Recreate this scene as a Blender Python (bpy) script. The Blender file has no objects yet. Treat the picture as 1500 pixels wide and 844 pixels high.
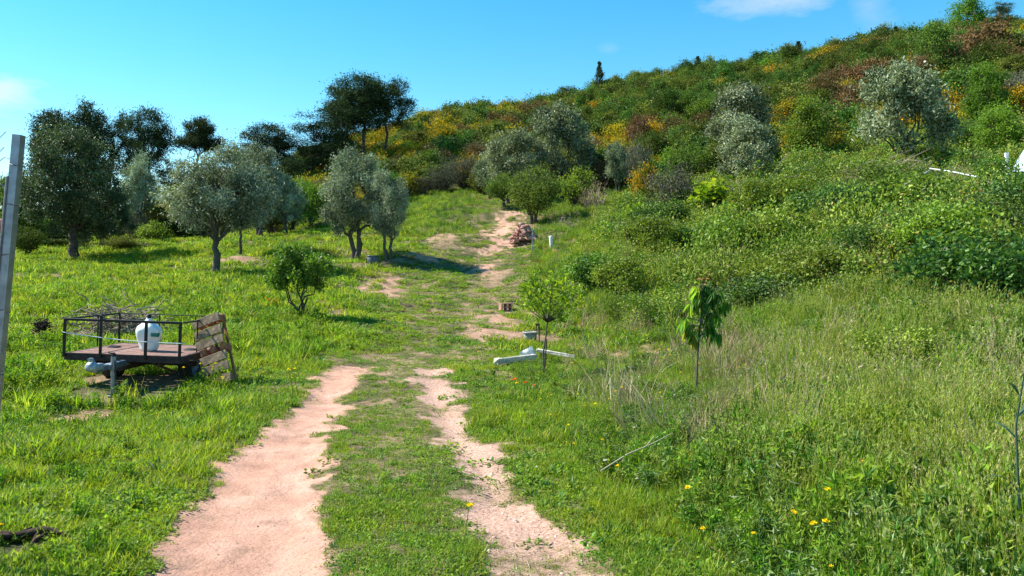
import bpy, math, random
import numpy as np
R = math.radians
SC = bpy.context.scene
COL = SC.collection
F = 1133.0            # focal length in photo pixels (photo is 1500 wide)
CX, HY, EYE = 750.0, 400.0, 1.6

# ------------------------------------------------------------------ camera
cd = bpy.data.cameras.new('camera')
cam = bpy.data.objects.new('camera', cd); COL.objects.link(cam)
cam.location = (0, 0, EYE); cam.rotation_euler = (R(90), 0, 0)
cd.lens = 36 * F / 1500; cd.sensor_width = 36
cd.shift_y = -(422 - HY) / 1500
cd.clip_start = 0.05; cd.clip_end = 6000
SC.camera = cam

# ------------------------------------------------------------------ light
SUN_EL, SUN_AZ = R(45), R(-78)      # azimuth measured clockwise from +Y (view direction)
sdir = (math.sin(SUN_AZ)*math.cos(SUN_EL), math.cos(SUN_AZ)*math.cos(SUN_EL), math.sin(SUN_EL))
ld = bpy.data.lights.new('sun', 'SUN'); ld.energy = 5.0; ld.angle = R(0.5); ld.color = (1.0, 0.95, 0.86)
sun = bpy.data.objects.new('sun', ld); COL.objects.link(sun)
sun.rotation_euler = (R(90) - SUN_EL, 0, -SUN_AZ + R(180))
W = bpy.data.worlds.new('World'); SC.world = W; W.use_nodes = True
nt = W.node_tree; N = nt.nodes; L = nt.links
bg = N['Background']
sky = N.new('ShaderNodeTexSky'); sky.sky_type = 'NISHITA'; sky.sun_disc = False
sky.sun_elevation = SUN_EL; sky.sun_rotation = SUN_AZ; sky.ozone_density = 1.0; sky.air_density = 1.0; sky.dust_density = 0.0
hs = N.new('ShaderNodeHueSaturation'); hs.inputs['Hue'].default_value = 0.482; hs.inputs['Saturation'].default_value = 1.46; hs.inputs['Value'].default_value = 1.1
L.new(sky.outputs[0], hs.inputs['Color'])
tc = N.new('ShaderNodeTexCoord')
def vm(op, a, b=None):
    n = N.new('ShaderNodeVectorMath'); n.operation = op
    for i, v in enumerate((a, b)):
        if v is None: continue
        if isinstance(v, tuple): n.inputs[i].default_value = v
        else: L.new(v, n.inputs[i])
    return n
def mth(op, a, b=None, clamp=False):
    n = N.new('ShaderNodeMath'); n.operation = op; n.use_clamp = clamp
    for i, v in enumerate((a, b)):
        if v is None: continue
        if isinstance(v, (int, float)): n.inputs[i].default_value = v
        else: L.new(v, n.inputs[i])
    return n.outputs[0]
wn = N.new('ShaderNodeTexNoise'); wn.inputs['Scale'].default_value = 11; wn.inputs['Detail'].default_value = 6; wn.inputs['Roughness'].default_value = 0.62
wmap = vm('MULTIPLY', tc.outputs['Generated'], (1, 1, 2.6)); L.new(wmap.outputs[0], wn.inputs['Vector'])
cloud = None
for (px, py, sx, sy, amt) in ((1135, 4, 105, 30, .55), (1272, 8, 30, 30, .22), (-14, 136, 62, 26, .9), (893, 72, 22, 9, .14)):
    d = np.array(((px - CX)/F, 1.0, (HY - py)/F)); d = d/np.linalg.norm(d)
    df = vm('SUBTRACT', tc.outputs['Generated'], tuple(float(q) for q in d))
    sc_ = vm('MULTIPLY', df.outputs[0], (F/sx, F/sx, F/sy))
    ln = vm('LENGTH', sc_.outputs[0])
    k = mth('SUBTRACT', 1.0, ln.outputs['Value'])
    k = mth('ADD', k, mth('MULTIPLY', mth('SUBTRACT', wn.outputs['Fac'], 0.5), 2.6))
    k = mth('MULTIPLY', mth('MULTIPLY', k, 1.0, True), amt)
    cloud = k if cloud is None else mth('MAXIMUM', cloud, k)
mx = N.new('ShaderNodeMixRGB'); L.new(cloud, mx.inputs[0]); L.new(hs.outputs[0], mx.inputs[1]); mx.inputs[2].default_value = (4.2, 4.6, 4.9, 1)
L.new(mx.outputs[0], bg.inputs['Color'])
bg.inputs['Strength'].default_value = 0.095
SC.view_settings.view_transform = 'Standard'; SC.view_settings.look = 'None'
SC.view_settings.exposure = 1.12; SC.view_settings.gamma = 1.0
SC.cycles.max_bounces = 6; SC.cycles.diffuse_bounces = 3; SC.cycles.transmission_bounces = 3; SC.cycles.glossy_bounces = 2

# ------------------------------------------------------------------ noise / numeric helpers
def vnoise(x, y, seed=0):
    x = np.asarray(x, float); y = np.asarray(y, float)
    xi = np.floor(x).astype(np.int64); yi = np.floor(y).astype(np.int64)
    fx = x - xi; fy = y - yi
    fx = fx*fx*(3-2*fx); fy = fy*fy*(3-2*fy)
    def h(a, b):
        n = (a*374761393 + b*668265263 + seed*1442695041) & 0xffffffff
        n = ((n ^ (n >> 13))*1274126177) & 0xffffffff
        return ((n ^ (n >> 16)) & 0xffff)/65535.0
    return (h(xi, yi)*(1-fx)+h(xi+1, yi)*fx)*(1-fy) + (h(xi, yi+1)*(1-fx)+h(xi+1, yi+1)*fx)*fy
def fbm(x, y, seed=0, o=3):
    s = 0; a = .5; t = 0
    for i in range(o):
        s = s + a*vnoise(x*2**i, y*2**i, seed+i*7); t += a; a *= .55
    return s/t
def sstep(a, b, x):
    t = np.clip((np.asarray(x, float)-a)/(b-a), 0, 1); return t*t*(3-2*t)

# ------------------------------------------------------------------ terrain: height of the ground seen along several bearings
PROF = {
 -500: [(4,842),(10,581),(18,480),(26,420),(33,385),(45,370),(70,362),(125,356)],
    0: [(4,842),(8,627),(10,578),(15,510),(20,462),(26,420),(33,384),(45,366),(70,358),(125,350)],
  200: [(4,842),(8,627),(10,581),(12,548),(15,508),(20,455),(27,410),(33,380),(45,358),(70,342),(125,325)],
  330: [(4,842),(8,627),(10,581),(12,548),(15,505),(20,450),(27,402),(35,370),(45,350),(70,322),(125,300)],
  450: [(4,842),(8,627),(10,581),(13,535),(16,498),(19,467),(24,425),(30,388),(36,362),(45,340),(60,305),(90,258),(125,238)],
  550: [(4,842),(8,627),(10,581),(13,538),(17,492),(22,445),(29,388),(36,352),(45,325),(60,290),(90,232),(125,205)],
  650: [(4,842),(8,627),(10,581),(13,541),(17,500),(22,452),(30,392),(38,345),(46,312),(54,290),(65,262),(90,215),(125,182)],
  750: [(4,842),(8,627),(10,581),(13,541),(17,505),(22,455),(30,396),(38,346),(46,312),(54,298),(70,262),(90,214),(125,172)],
  850: [(4,842),(8,627),(10,581),(13,541),(16,515),(19,478),(23,430),(30,370),(38,325),(46,300),(60,268),(90,200),(125,158)],
  950: [(4,842),(8,627),(10,581),(13,541),(15,508),(18,458),(22,405),(28,355),(36,312),(45,290),(60,256),(90,180),(125,132)],
 1100: [(4,842),(8,627),(10,578),(12,540),(15,478),(18,425),(23,362),(30,312),(40,275),(50,250),(70,200),(100,140),(125,112)],
 1300: [(4,842),(6,702),(8,625),(10,562),(12,500),(15,425),(18,365),(22,310),(28,272),(36,242),(45,218),(60,180),(100,95),(125,76)],
 1500: [(4,842),(5,762),(7,655),(9,575),(11,500),(14,405),(18,328),(22,285),(28,250),(36,215),(45,185),(60,145),(100,72),(125,52)],
 1800: [(4,842),(5,755),(7,630),(9,535),(11,455),(14,370),(18,300),(22,262),(28,225),(36,190),(45,160),(60,120),(100,50),(125,30)],
}
LN0, LN1, NL = math.log(3.0), math.log(125.0), 260
lng = np.linspace(LN0, LN1, NL); Yg = np.exp(lng)
pxs = sorted(PROF); rows = []
for p in pxs:
    pr = [(Y, EYE+(HY-py)/F*Y) for Y, py in PROF[p]]
    pr = [(2.5, 0.0)] + pr
    rows.append(np.interp(lng, [math.log(a) for a, _ in pr], [b for _, b in pr]))
rows = np.array(rows)
ug = np.linspace(-500, 1800, 231)
T = np.array([np.interp(ug, pxs, rows[:, j]) for j in range(NL)]).T
def blur(A, ax, n):
    for _ in range(n):
        P = np.concatenate([np.take(A, [0], ax), A, np.take(A, [-1], ax)], ax)
        s = [slice(None)]*2; a = list(s); b = list(s); c = list(s)
        a[ax] = slice(0, -2); b[ax] = slice(1, -1); c[ax] = slice(2, None)
        A = .25*P[tuple(a)] + .5*P[tuple(b)] + .25*P[tuple(c)]
    return A
T = blur(T, 1, 22); T = blur(T, 0, 22)
def hbase(x, y):
    x = np.asarray(x, float); y = np.asarray(y, float)
    Y = np.clip(y, 3.0, 125.0)
    u = np.clip(CX + F*x/np.maximum(y, 3.0), -500, 1800)
    a = (u+500)/(2300/230); b = (np.log(Y)-LN0)/(LN1-LN0)*(NL-1)
    i = np.clip(a.astype(int), 0, 229); j = np.clip(b.astype(int), 0, NL-2)
    fa = a-i; fb = b-j
    z = (T[i, j]*(1-fa)+T[i+1, j]*fa)*(1-fb) + (T[i, j+1]*(1-fa)+T[i+1, j+1]*fa)*fb
    far = np.maximum(y-125.0, 0)
    z = z - np.minimum(far*far/(far+30)*0.16, np.maximum(z+6, 0))
    return z
Ys = np.exp(np.linspace(math.log(3.2), math.log(125), 900))
def hit(px, py):
    """ground point seen at a photo pixel -> x, y"""
    X = (px-CX)/F*Ys; zr = EYE+(HY-py)/F*Ys
    d = hbase(X, Ys)-zr
    k = int(np.argmax(d >= 0)) if (d >= 0).any() else len(Ys)-1
    if k > 0 and d[k] >= 0:
        t = -d[k-1]/(d[k]-d[k-1]+1e-9); Y = Ys[k-1]+(Ys[k]-Ys[k-1])*t
    else: Y = Ys[k]
    return (px-CX)/F*Y, Y

def rut_fn(pts):
    a = sorted([(hit((l+r)/2, py)[1], l, r) for py, l, r in pts])
    Y = np.array([q[0] for q in a]); Lx = (np.array([q[1] for q in a])-CX)/F*Y; Rx = (np.array([q[2] for q in a])-CX)/F*Y
    def f(x, y):
        return np.minimum(x-np.interp(y, Y, Lx), np.interp(y, Y, Rx)-x), (y > Y[0]-3)*(y < Y[-1])
    f.right = lambda y: np.interp(y, Y, Rx); f.left = lambda y: np.interp(y, Y, Lx)
    return f
RUT1 = rut_fn([(900,175,480),(844,215,462),(800,236,460),(760,256,472),(720,290,476),(690,314,476),(650,368,484),(610,420,496),(580,452,516),(560,468,528),(545,485,545),(535,500,548)])
RUT2 = rut_fn([(900,740,925),(844,700,888),(800,702,866),(770,692,840),(745,670,800),(720,672,776),(700,690,745),(680,668,738),(650,650,708),(620,634,688),(590,618,668),(565,604,656),(550,604,652),(540,612,650)])
TRK_A = rut_fn([(545,560,600),(520,585,632),(505,595,640),(490,610,655),(470,640,670),(455,655,680),(440,650,690)])
TRK_B = rut_fn([(500,665,700),(470,670,700),(440,672,702),(420,680,705),(395,690,712),(372,702,722),(358,712,745),(345,718,752),(330,728,757),(315,735,760),(308,738,756)])
TRK_C = rut_fn([(352,655,700),(335,680,705),(322,695,712),(312,700,716)])
def pat(px, py, rx, ry, s=1.0):
    x, y = hit(px, py); x2, y2 = hit(px, py-ry)
    return (x, y, rx/F*y, max(abs(y2-y), .15), s)
PATCH = [pat(728,482,48,26,.75), pat(705,515,40,9,.6), pat(760,462,45,14,.6), pat(830,505,60,16,.55), pat(905,520,60,14,.55), pat(560,415,36,18,.85),
         pat(575,432,22,10,.7), pat(125,606,48,10,.9), pat(290,600,34,7,.45), pat(620,380,40,6,.6), pat(720,405,22,10,.6), pat(740,425,40,12,.5),
         pat(500,458,22,6,.6), pat(120,470,100,16,.45), pat(650,350,32,12,.45), pat(870,470,40,8,.5), pat(505,545,30,8,.7), pat(420,620,40,8,.5),
         pat(560,520,24,6,.6), pat(310,650,60,10,.35), pat(700,650,30,8,.4), pat(330,385,60,5,.5), pat(610,470,20,8,.5)]
def soil(x, y):
    """0 grass .. 1 bare earth"""
    n = fbm(x*3.1, y*3.1, 3)-.5; n2 = fbm(x*.9, y*.9, 9)-.5; n3 = fbm(x*9, y*9, 29)-.5
    s = np.zeros_like(x)
    brk = 1-.34*sstep(.54, .68, fbm(x*.7+9, y*2.1, 55))
    for f, edge, amt in ((RUT1, .30, 1.0), (RUT2, .30, brk), (TRK_A, .55, .5), (TRK_B, .6, .62+.33*sstep(24, 32, y)), (TRK_C, .7, .35)):
        d, m = f(x, y)
        w = edge*np.clip(y/9, .45, 3)
        s = np.maximum(s, sstep(-.6, .6, (d + n*w*1.9 + n2*w*.8 + n3*w*1.1)/w*1.2)*amt*np.clip(1+n2*1.2, .55, 1)*m)
    for (a, b, rx, ry, k) in PATCH:
        r = np.sqrt(((x-a)/rx)**2+((y-b)/ry)**2)
        s = np.maximum(s, sstep(1.3, .5, r+n*1.6)*k)
    g = np.clip((n2+n*.8)*1.6-.38, 0, .6)*(x > -12)*(y < 45)*(x < 3.0+.03*y)*np.where(x < -3, .75, 1)
    fade = 1-.25*sstep(11.5, 16, y)*(1-sstep(26, 32, y))-.3*sstep(11.5, 16, y)*sstep(.0, .12, n)*(1-sstep(26, 32, y))
    return np.clip(np.maximum(s, g)*fade, 0, 1)
def gravel(x, y):
    return ((x-RUT2.left(y)) > -.4).astype(float)*(y < 16)
def hgt(x, y):
    x = np.asarray(x, float); y = np.asarray(y, float)
    z = hbase(x, y)
    far = np.clip(y/60, 0, 1)
    z = z + (fbm(x*.45, y*.45, 21)-.5)*(.10+.9*far) + (fbm(x*2.3, y*2.3, 5)-.5)*.05
    bank = sstep(.4, 1.6, z)*sstep(1.5, 5, x)
    z = z + ((fbm(x*.36, y*.36, 78)-.5)*2.3+(fbm(x*.9, y*.9, 77)-.5)*.6)*bank*(1-.5*sstep(30, 45, y))
    z = z - .045*np.where(y < 16, sstep(-.1, .25, np.maximum(RUT1(x, y)[0], RUT2(x, y)[0])), 0)
    return z
def pyg(x, y): return HY-(hbase(x, y)-EYE)/y*F
def lawn(x, y):
    """how short the turf is kept by wheels and feet: small on and beside the track"""
    mid = sstep(.2, -.3, x-RUT2.right(y))*sstep(-.3, .2, x-RUT1.left(y))*(y < 16)
    sh = sstep(1.4, .2, x-RUT2.right(y))*sstep(-1.2, .2, x-RUT1.left(y))
    return 1-.38*mid-.22*sh
def gz(x, y): return float(hgt(np.array([x]), np.array([y]))[0])

# ------------------------------------------------------------------ materials
MATS = {}
def principled(name, col, rough=.7, metal=0, var=.12, scale=18, bump=.15, spec=.3, detail=5):
    m = bpy.data.materials.new(name); m.use_nodes = True; n = m.node_tree.nodes; l = m.node_tree.links
    b = n['Principled BSDF']; b.inputs['Roughness'].default_value = rough; b.inputs['Metallic'].default_value = metal
    b.inputs['Specular IOR Level'].default_value = spec
    t = n.new('ShaderNodeTexCoord'); no = n.new('ShaderNodeTexNoise'); no.inputs['Scale'].default_value = scale; no.inputs['Detail'].default_value = detail
    l.new(t.outputs['Object'], no.inputs['Vector'])
    r = n.new('ShaderNodeValToRGB'); r.color_ramp.elements[0].position = .3; r.color_ramp.elements[1].position = .7
    r.color_ramp.elements[0].color = tuple(c*(1-var*2) for c in col)+(1,); r.color_ramp.elements[1].color = tuple(min(1, c*(1+var)) for c in col)+(1,)
    l.new(no.outputs['Fac'], r.inputs[0]); l.new(r.outputs[0], b.inputs['Base Color'])
    if bump:
        bp = n.new('ShaderNodeBump'); bp.inputs['Strength'].default_value = bump; bp.inputs['Distance'].default_value = .02
        l.new(no.outputs['Fac'], bp.inputs['Height']); l.new(bp.outputs[0], b.inputs['Normal'])
    MATS[name] = m; return m
def foliage(name, stops, trans=.4, rough=.45, gloss=.12, patch=None, pscale=.5, pamt=.6, satv=.1, tint=None):
    """leaf material: colour by the per-leaf value 'rnd', varied per plant; patch = second colour in broad drifts"""
    m = bpy.data.materials.new(name); m.use_nodes = True; nt = m.node_tree; n = nt.nodes; l = nt.links
    n.clear(); out = n.new('ShaderNodeOutputMaterial')
    at = n.new('ShaderNodeAttribute'); at.attribute_name = 'rnd'
    r = n.new('ShaderNodeValToRGB'); cr = r.color_ramp
    while len(cr.elements) < len(stops): cr.elements.new(.5)
    for e, (p, c) in zip(cr.elements, stops): e.position = p; e.color = tuple(c)+(1,)
    l.new(at.outputs['Fac'], r.inputs[0])
    oi = n.new('ShaderNodeObjectInfo')
    col = r.outputs[0]
    if patch:
        no = n.new('ShaderNodeTexNoise'); no.inputs['Scale'].default_value = pscale; no.inputs['Detail'].default_value = 3
        l.new(oi.outputs['Location'], no.inputs['Vector'])
        mr = n.new('ShaderNodeMapRange'); mr.inputs[1].default_value = .42; mr.inputs[2].default_value = .62; mr.inputs[4].default_value = pamt
        l.new(no.outputs['Fac'], mr.inputs[0])
        mx = n.new('ShaderNodeMixRGB'); mx.inputs[2].default_value = tuple(patch)+(1,)
        l.new(mr.outputs[0], mx.inputs[0]); l.new(col, mx.inputs[1]); col = mx.outputs[0]
    h = n.new('ShaderNodeHueSaturation')
    mh = n.new('ShaderNodeMapRange'); mh.inputs[3].default_value = .5-satv*.22; mh.inputs[4].default_value = .5+satv*.22; l.new(oi.outputs['Random'], mh.inputs[0])
    mv = n.new('ShaderNodeMath'); mv.operation = 'MULTIPLY_ADD'; mv.inputs[1].default_value = satv*4; mv.inputs[2].default_value = 1-satv*2
    wh = n.new('ShaderNodeMath'); wh.operation = 'FRACT'; w2 = n.new('ShaderNodeMath'); w2.operation = 'MULTIPLY'; w2.inputs[1].default_value = 7.31
    l.new(oi.outputs['Random'], w2.inputs[0]); l.new(w2.outputs[0], wh.inputs[0]); l.new(wh.outputs[0], mv.inputs[0])
    l.new(mh.outputs[0], h.inputs['Hue']); l.new(mv.outputs[0], h.inputs['Value']); l.new(col, h.inputs['Color'])
    p = n.new('ShaderNodeBsdfPrincipled'); p.inputs['Roughness'].default_value = rough+.12; p.inputs['Specular IOR Level'].default_value = gloss*1.4
    tr = n.new('ShaderNodeBsdfTranslucent'); ms = n.new('ShaderNodeMixShader'); ms.inputs[0].default_value = trans
    ty = n.new('ShaderNodeMixRGB'); ty.blend_type = 'MULTIPLY'; ty.inputs[0].default_value = 1; ty.inputs[2].default_value = (1.25, 1.3, .6, 1) if tint is None else tint
    l.new(h.outputs[0], p.inputs['Base Color']); l.new(h.outputs[0], ty.inputs[1]); l.new(ty.outputs[0], tr.inputs['Color'])
    l.new(p.outputs[0], ms.inputs[1]); l.new(tr.outputs[0], ms.inputs[2]); l.new(ms.outputs[0], out.inputs['Surface'])
    MATS[name] = m; return m

bark = principled('bark', (.085,.065,.05), .9, var=.35, scale=9, bump=.6)
barkg = principled('grey_bark', (.10,.085,.07), .9, var=.3, scale=9, bump=.6)
drywood = principled('dry_wood', (.30,.235,.175), .9, var=.25, scale=12, bump=.4)
darkwood = principled('dark_root', (.06,.035,.025), .95, var=.35, scale=14, bump=.8)
M_olive = foliage('olive_leaf', [(0,(.04,.058,.028)),(.35,(.13,.17,.095)),(.7,(.32,.365,.25)),(1,(.55,.60,.49))], trans=.22, rough=.4, gloss=.22, tint=(1.2,1.35,.7,1), satv=.08)
M_oliveh = foliage('silver_olive_leaf', [(0,(.035,.052,.024)),(.3,(.12,.165,.08)),(.65,(.29,.345,.20)),(1,(.52,.58,.42))], trans=.22, rough=.4, gloss=.2, satv=.08)
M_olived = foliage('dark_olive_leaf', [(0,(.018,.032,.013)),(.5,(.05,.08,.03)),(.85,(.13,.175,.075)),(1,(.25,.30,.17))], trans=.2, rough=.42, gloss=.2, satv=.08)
M_pine = foliage('pine_needles', [(0,(.012,.022,.010)),(.55,(.034,.058,.021)),(1,(.11,.16,.055))], trans=.12, rough=.6, gloss=.06, satv=.12)
M_rpine = foliage('ridge_pine_needles', [(0,(.035,.065,.014)),(.6,(.10,.155,.028)),(1,(.22,.28,.045))], trans=.3, rough=.6, gloss=.06, satv=.22)
M_oak = foliage('oak_leaf', [(0,(.028,.055,.012)),(.55,(.085,.135,.022)),(.9,(.18,.25,.035)),(1,(.34,.35,.06))], trans=.28, rough=.45, gloss=.1, satv=.22)
M_broom = foliage('broom_flower', [(0,(.03,.06,.012)),(.44,(.12,.16,.02)),(.52,(.40,.28,.02)),(1,(.72,.43,.02))], trans=.3, rough=.6, gloss=.05, satv=.1)
M_heath = foliage('reddish_leaf', [(0,(.05,.05,.02)),(.5,(.15,.10,.045)),(1,(.30,.175,.09))], trans=.25, rough=.6, gloss=.05, satv=.10)
M_greyw = foliage('grey_twig_leaf', [(0,(.05,.055,.035)),(.6,(.14,.14,.095)),(1,(.26,.25,.19))], trans=.15, rough=.7, gloss=.03, satv=.1)
M_green = foliage('bright_leaf', [(0,(.045,.10,.012)),(.55,(.13,.23,.022)),(1,(.26,.36,.04))], trans=.42, rough=.4, gloss=.14, satv=.1)
M_bramb = foliage('bramble_leaf', [(0,(.022,.06,.012)),(.5,(.11,.20,.024)),(.88,(.30,.42,.05)),(.95,(.38,.33,.08)),(1,(.34,.15,.05))], trans=.32, rough=.4, gloss=.18, patch=(.25,.29,.035), pscale=.45, pamt=.55, satv=.12)
M_lemon = foliage('round_green_leaf', [(0,(.035,.09,.014)),(.55,(.11,.215,.026)),(1,(.24,.37,.05))], trans=.38, rough=.35, gloss=.2, satv=.05)
M_bramb2 = foliage('dark_bramble_leaf', [(0,(.012,.035,.008)),(.5,(.055,.12,.018)),(.82,(.15,.25,.035)),(.95,(.26,.34,.07)),(1,(.28,.16,.05))], trans=.25, rough=.4, gloss=.2, satv=.08)
M_mixw = foliage('mixed_weed_leaf', [(0,(.03,.07,.012)),(.5,(.12,.20,.025)),(.8,(.26,.34,.05)),(.9,(.38,.36,.14)),(1,(.40,.25,.12))], trans=.35, rough=.5, gloss=.1, satv=.1)
M_citrus = foliage('citrus_leaf', [(0,(.06,.14,.012)),(.5,(.19,.30,.02)),(1,(.42,.48,.03))], trans=.5, rough=.35, gloss=.14, satv=.05)
M_grass = foliage('grass_blade', [(0,(.060,.125,.010)),(.55,(.165,.275,.020)),(.88,(.28,.38,.035)),(1,(.46,.41,.15))], trans=.5, rough=.4, gloss=.12, patch=(.33,.37,.022), pscale=.55, pamt=.5, satv=.12)
M_clover = foliage('clover_leaf', [(0,(.045,.115,.012)),(.55,(.125,.245,.022)),(1,(.25,.37,.04))], trans=.45, rough=.42, gloss=.14, patch=(.28,.36,.022), pscale=.5, pamt=.5, satv=.1)
M_weed = foliage('weed_leaf', [(0,(.05,.11,.02)),(.6,(.15,.25,.04)),(.9,(.25,.33,.10)),(1,(.32,.38,.24))], trans=.4, rough=.4, gloss=.16, satv=.12)
M_tall = foliage('tall_grass_blade', [(0,(.055,.115,.012)),(.5,(.175,.31,.022)),(.82,(.33,.43,.045)),(.92,(.44,.42,.15)),(1,(.58,.50,.30))], trans=.42, rough=.5, gloss=.1, patch=(.27,.33,.035), pscale=.4, pamt=.55, satv=.12)
M_dry = foliage('dry_straw', [(0,(.20,.15,.08)),(.6,(.40,.31,.18)),(1,(.58,.48,.32))], trans=.25, rough=.8, gloss=.02, satv=.1, tint=(1,1,.8,1))
M_yel = foliage('yellow_petal', [(0,(.75,.50,.01)),(1,(.9,.68,.02))], trans=.3, rough=.7, gloss=.02, satv=.04)
M_red = foliage('poppy_petal', [(0,(.7,.05,.02)),(1,(.8,.10,.03))], trans=.3, rough=.7, gloss=.02, satv=.04)
M_white = foliage('white_petal', [(0,(.6,.6,.5)),(1,(.8,.8,.74))], trans=.2, rough=.7, gloss=.02, satv=.04)
M_cherry = foliage('cherry_leaf', [(0,(.05,.14,.02)),(.7,(.12,.28,.035)),(1,(.22,.38,.05))], trans=.55, rough=.32, gloss=.2, satv=.12)
M_cherryy = foliage('young_cherry_leaf', [(0,(.25,.28,.03)),(1,(.42,.34,.06))], trans=.5, rough=.35, gloss=.15, satv=.1)
iron = principled('black_painted_iron', (.018,.017,.018), .5, .2, .3, 30, .1)
galv = principled('galvanised_steel', (.25,.285,.34), .42, .75, .14, 22, .06, .5)
galvd = principled('weathered_galvanised_steel', (.22,.235,.26), .55, .5, .3, 14, .1, .4)
alum = principled('cast_grey_metal', (.34,.38,.42), .5, .3, .25, 25, .15)
deckm = principled('weathered_red_board', (.26,.145,.11), .8, 0, .25, 11, .25)
deckd = principled('dark_edge_board', (.05,.032,.03), .8, 0, .3, 20, .2)
rubber = principled('tyre_rubber', (.022,.022,.022), .85, 0, .2, 30, .2)
rust = principled('rusty_iron', (.085,.05,.04), .8, .2, .35, 25, .3)
palw = principled('grey_brown_pallet_wood', (.27,.19,.12), .85, 0, .3, 16, .3)
palr = principled('reddish_pallet_wood', (.33,.13,.065), .85, 0, .25, 16, .3)
plasw = principled('white_woven_plastic', (.70,.75,.76), .5, 0, .06, 9, .3, .4)
plasg = principled('green_print', (.03,.20,.15), .6, 0, .2, 30, .1)
blackp = principled('black_plastic', (.012,.012,.014), .4, 0, .1, 30, 0)
ropew = principled('pale_rope', (.62,.64,.68), .6, 0, .08, 40, .1)
brickm = principled('pale_red_brick', (.42,.22,.17), .9, 0, .3, 16, .4)
stonem = principled('pink_rubble_stone', (.50,.30,.24), .9, 0, .3, 7, .5)
concm = principled('pale_concrete', (.66,.59,.47), .9, 0, .22, 16, .5)
bucketm = principled('grey_plastic_bucket', (.30,.28,.25), .55, 0, .12, 12, .1)
darkbuck = principled('dark_blue_grey_drum', (.10,.115,.15), .45, 0, .2, 12, .1)
stakem = principled('grey_stake_wood', (.34,.35,.34), .85, 0, .2, 20, .3)
bluem = principled('blue_grey_plastic', (.22,.32,.46), .5, 0, .15, 20, .1)
whitem = principled('white_paint', (.72,.72,.70), .6, 0, .1, 12, .2)
sheetm = principled('pale_blue_plastic_sheet', (.50,.62,.74), .3, 0, .12, 6, .3, .5)
redp = principled('red_strap', (.65,.07,.05), .6, 0, .15, 12, .1)
pinkc = principled('pink_cloth', (.55,.25,.20), .85, 0, .2, 20, .3)

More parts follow.
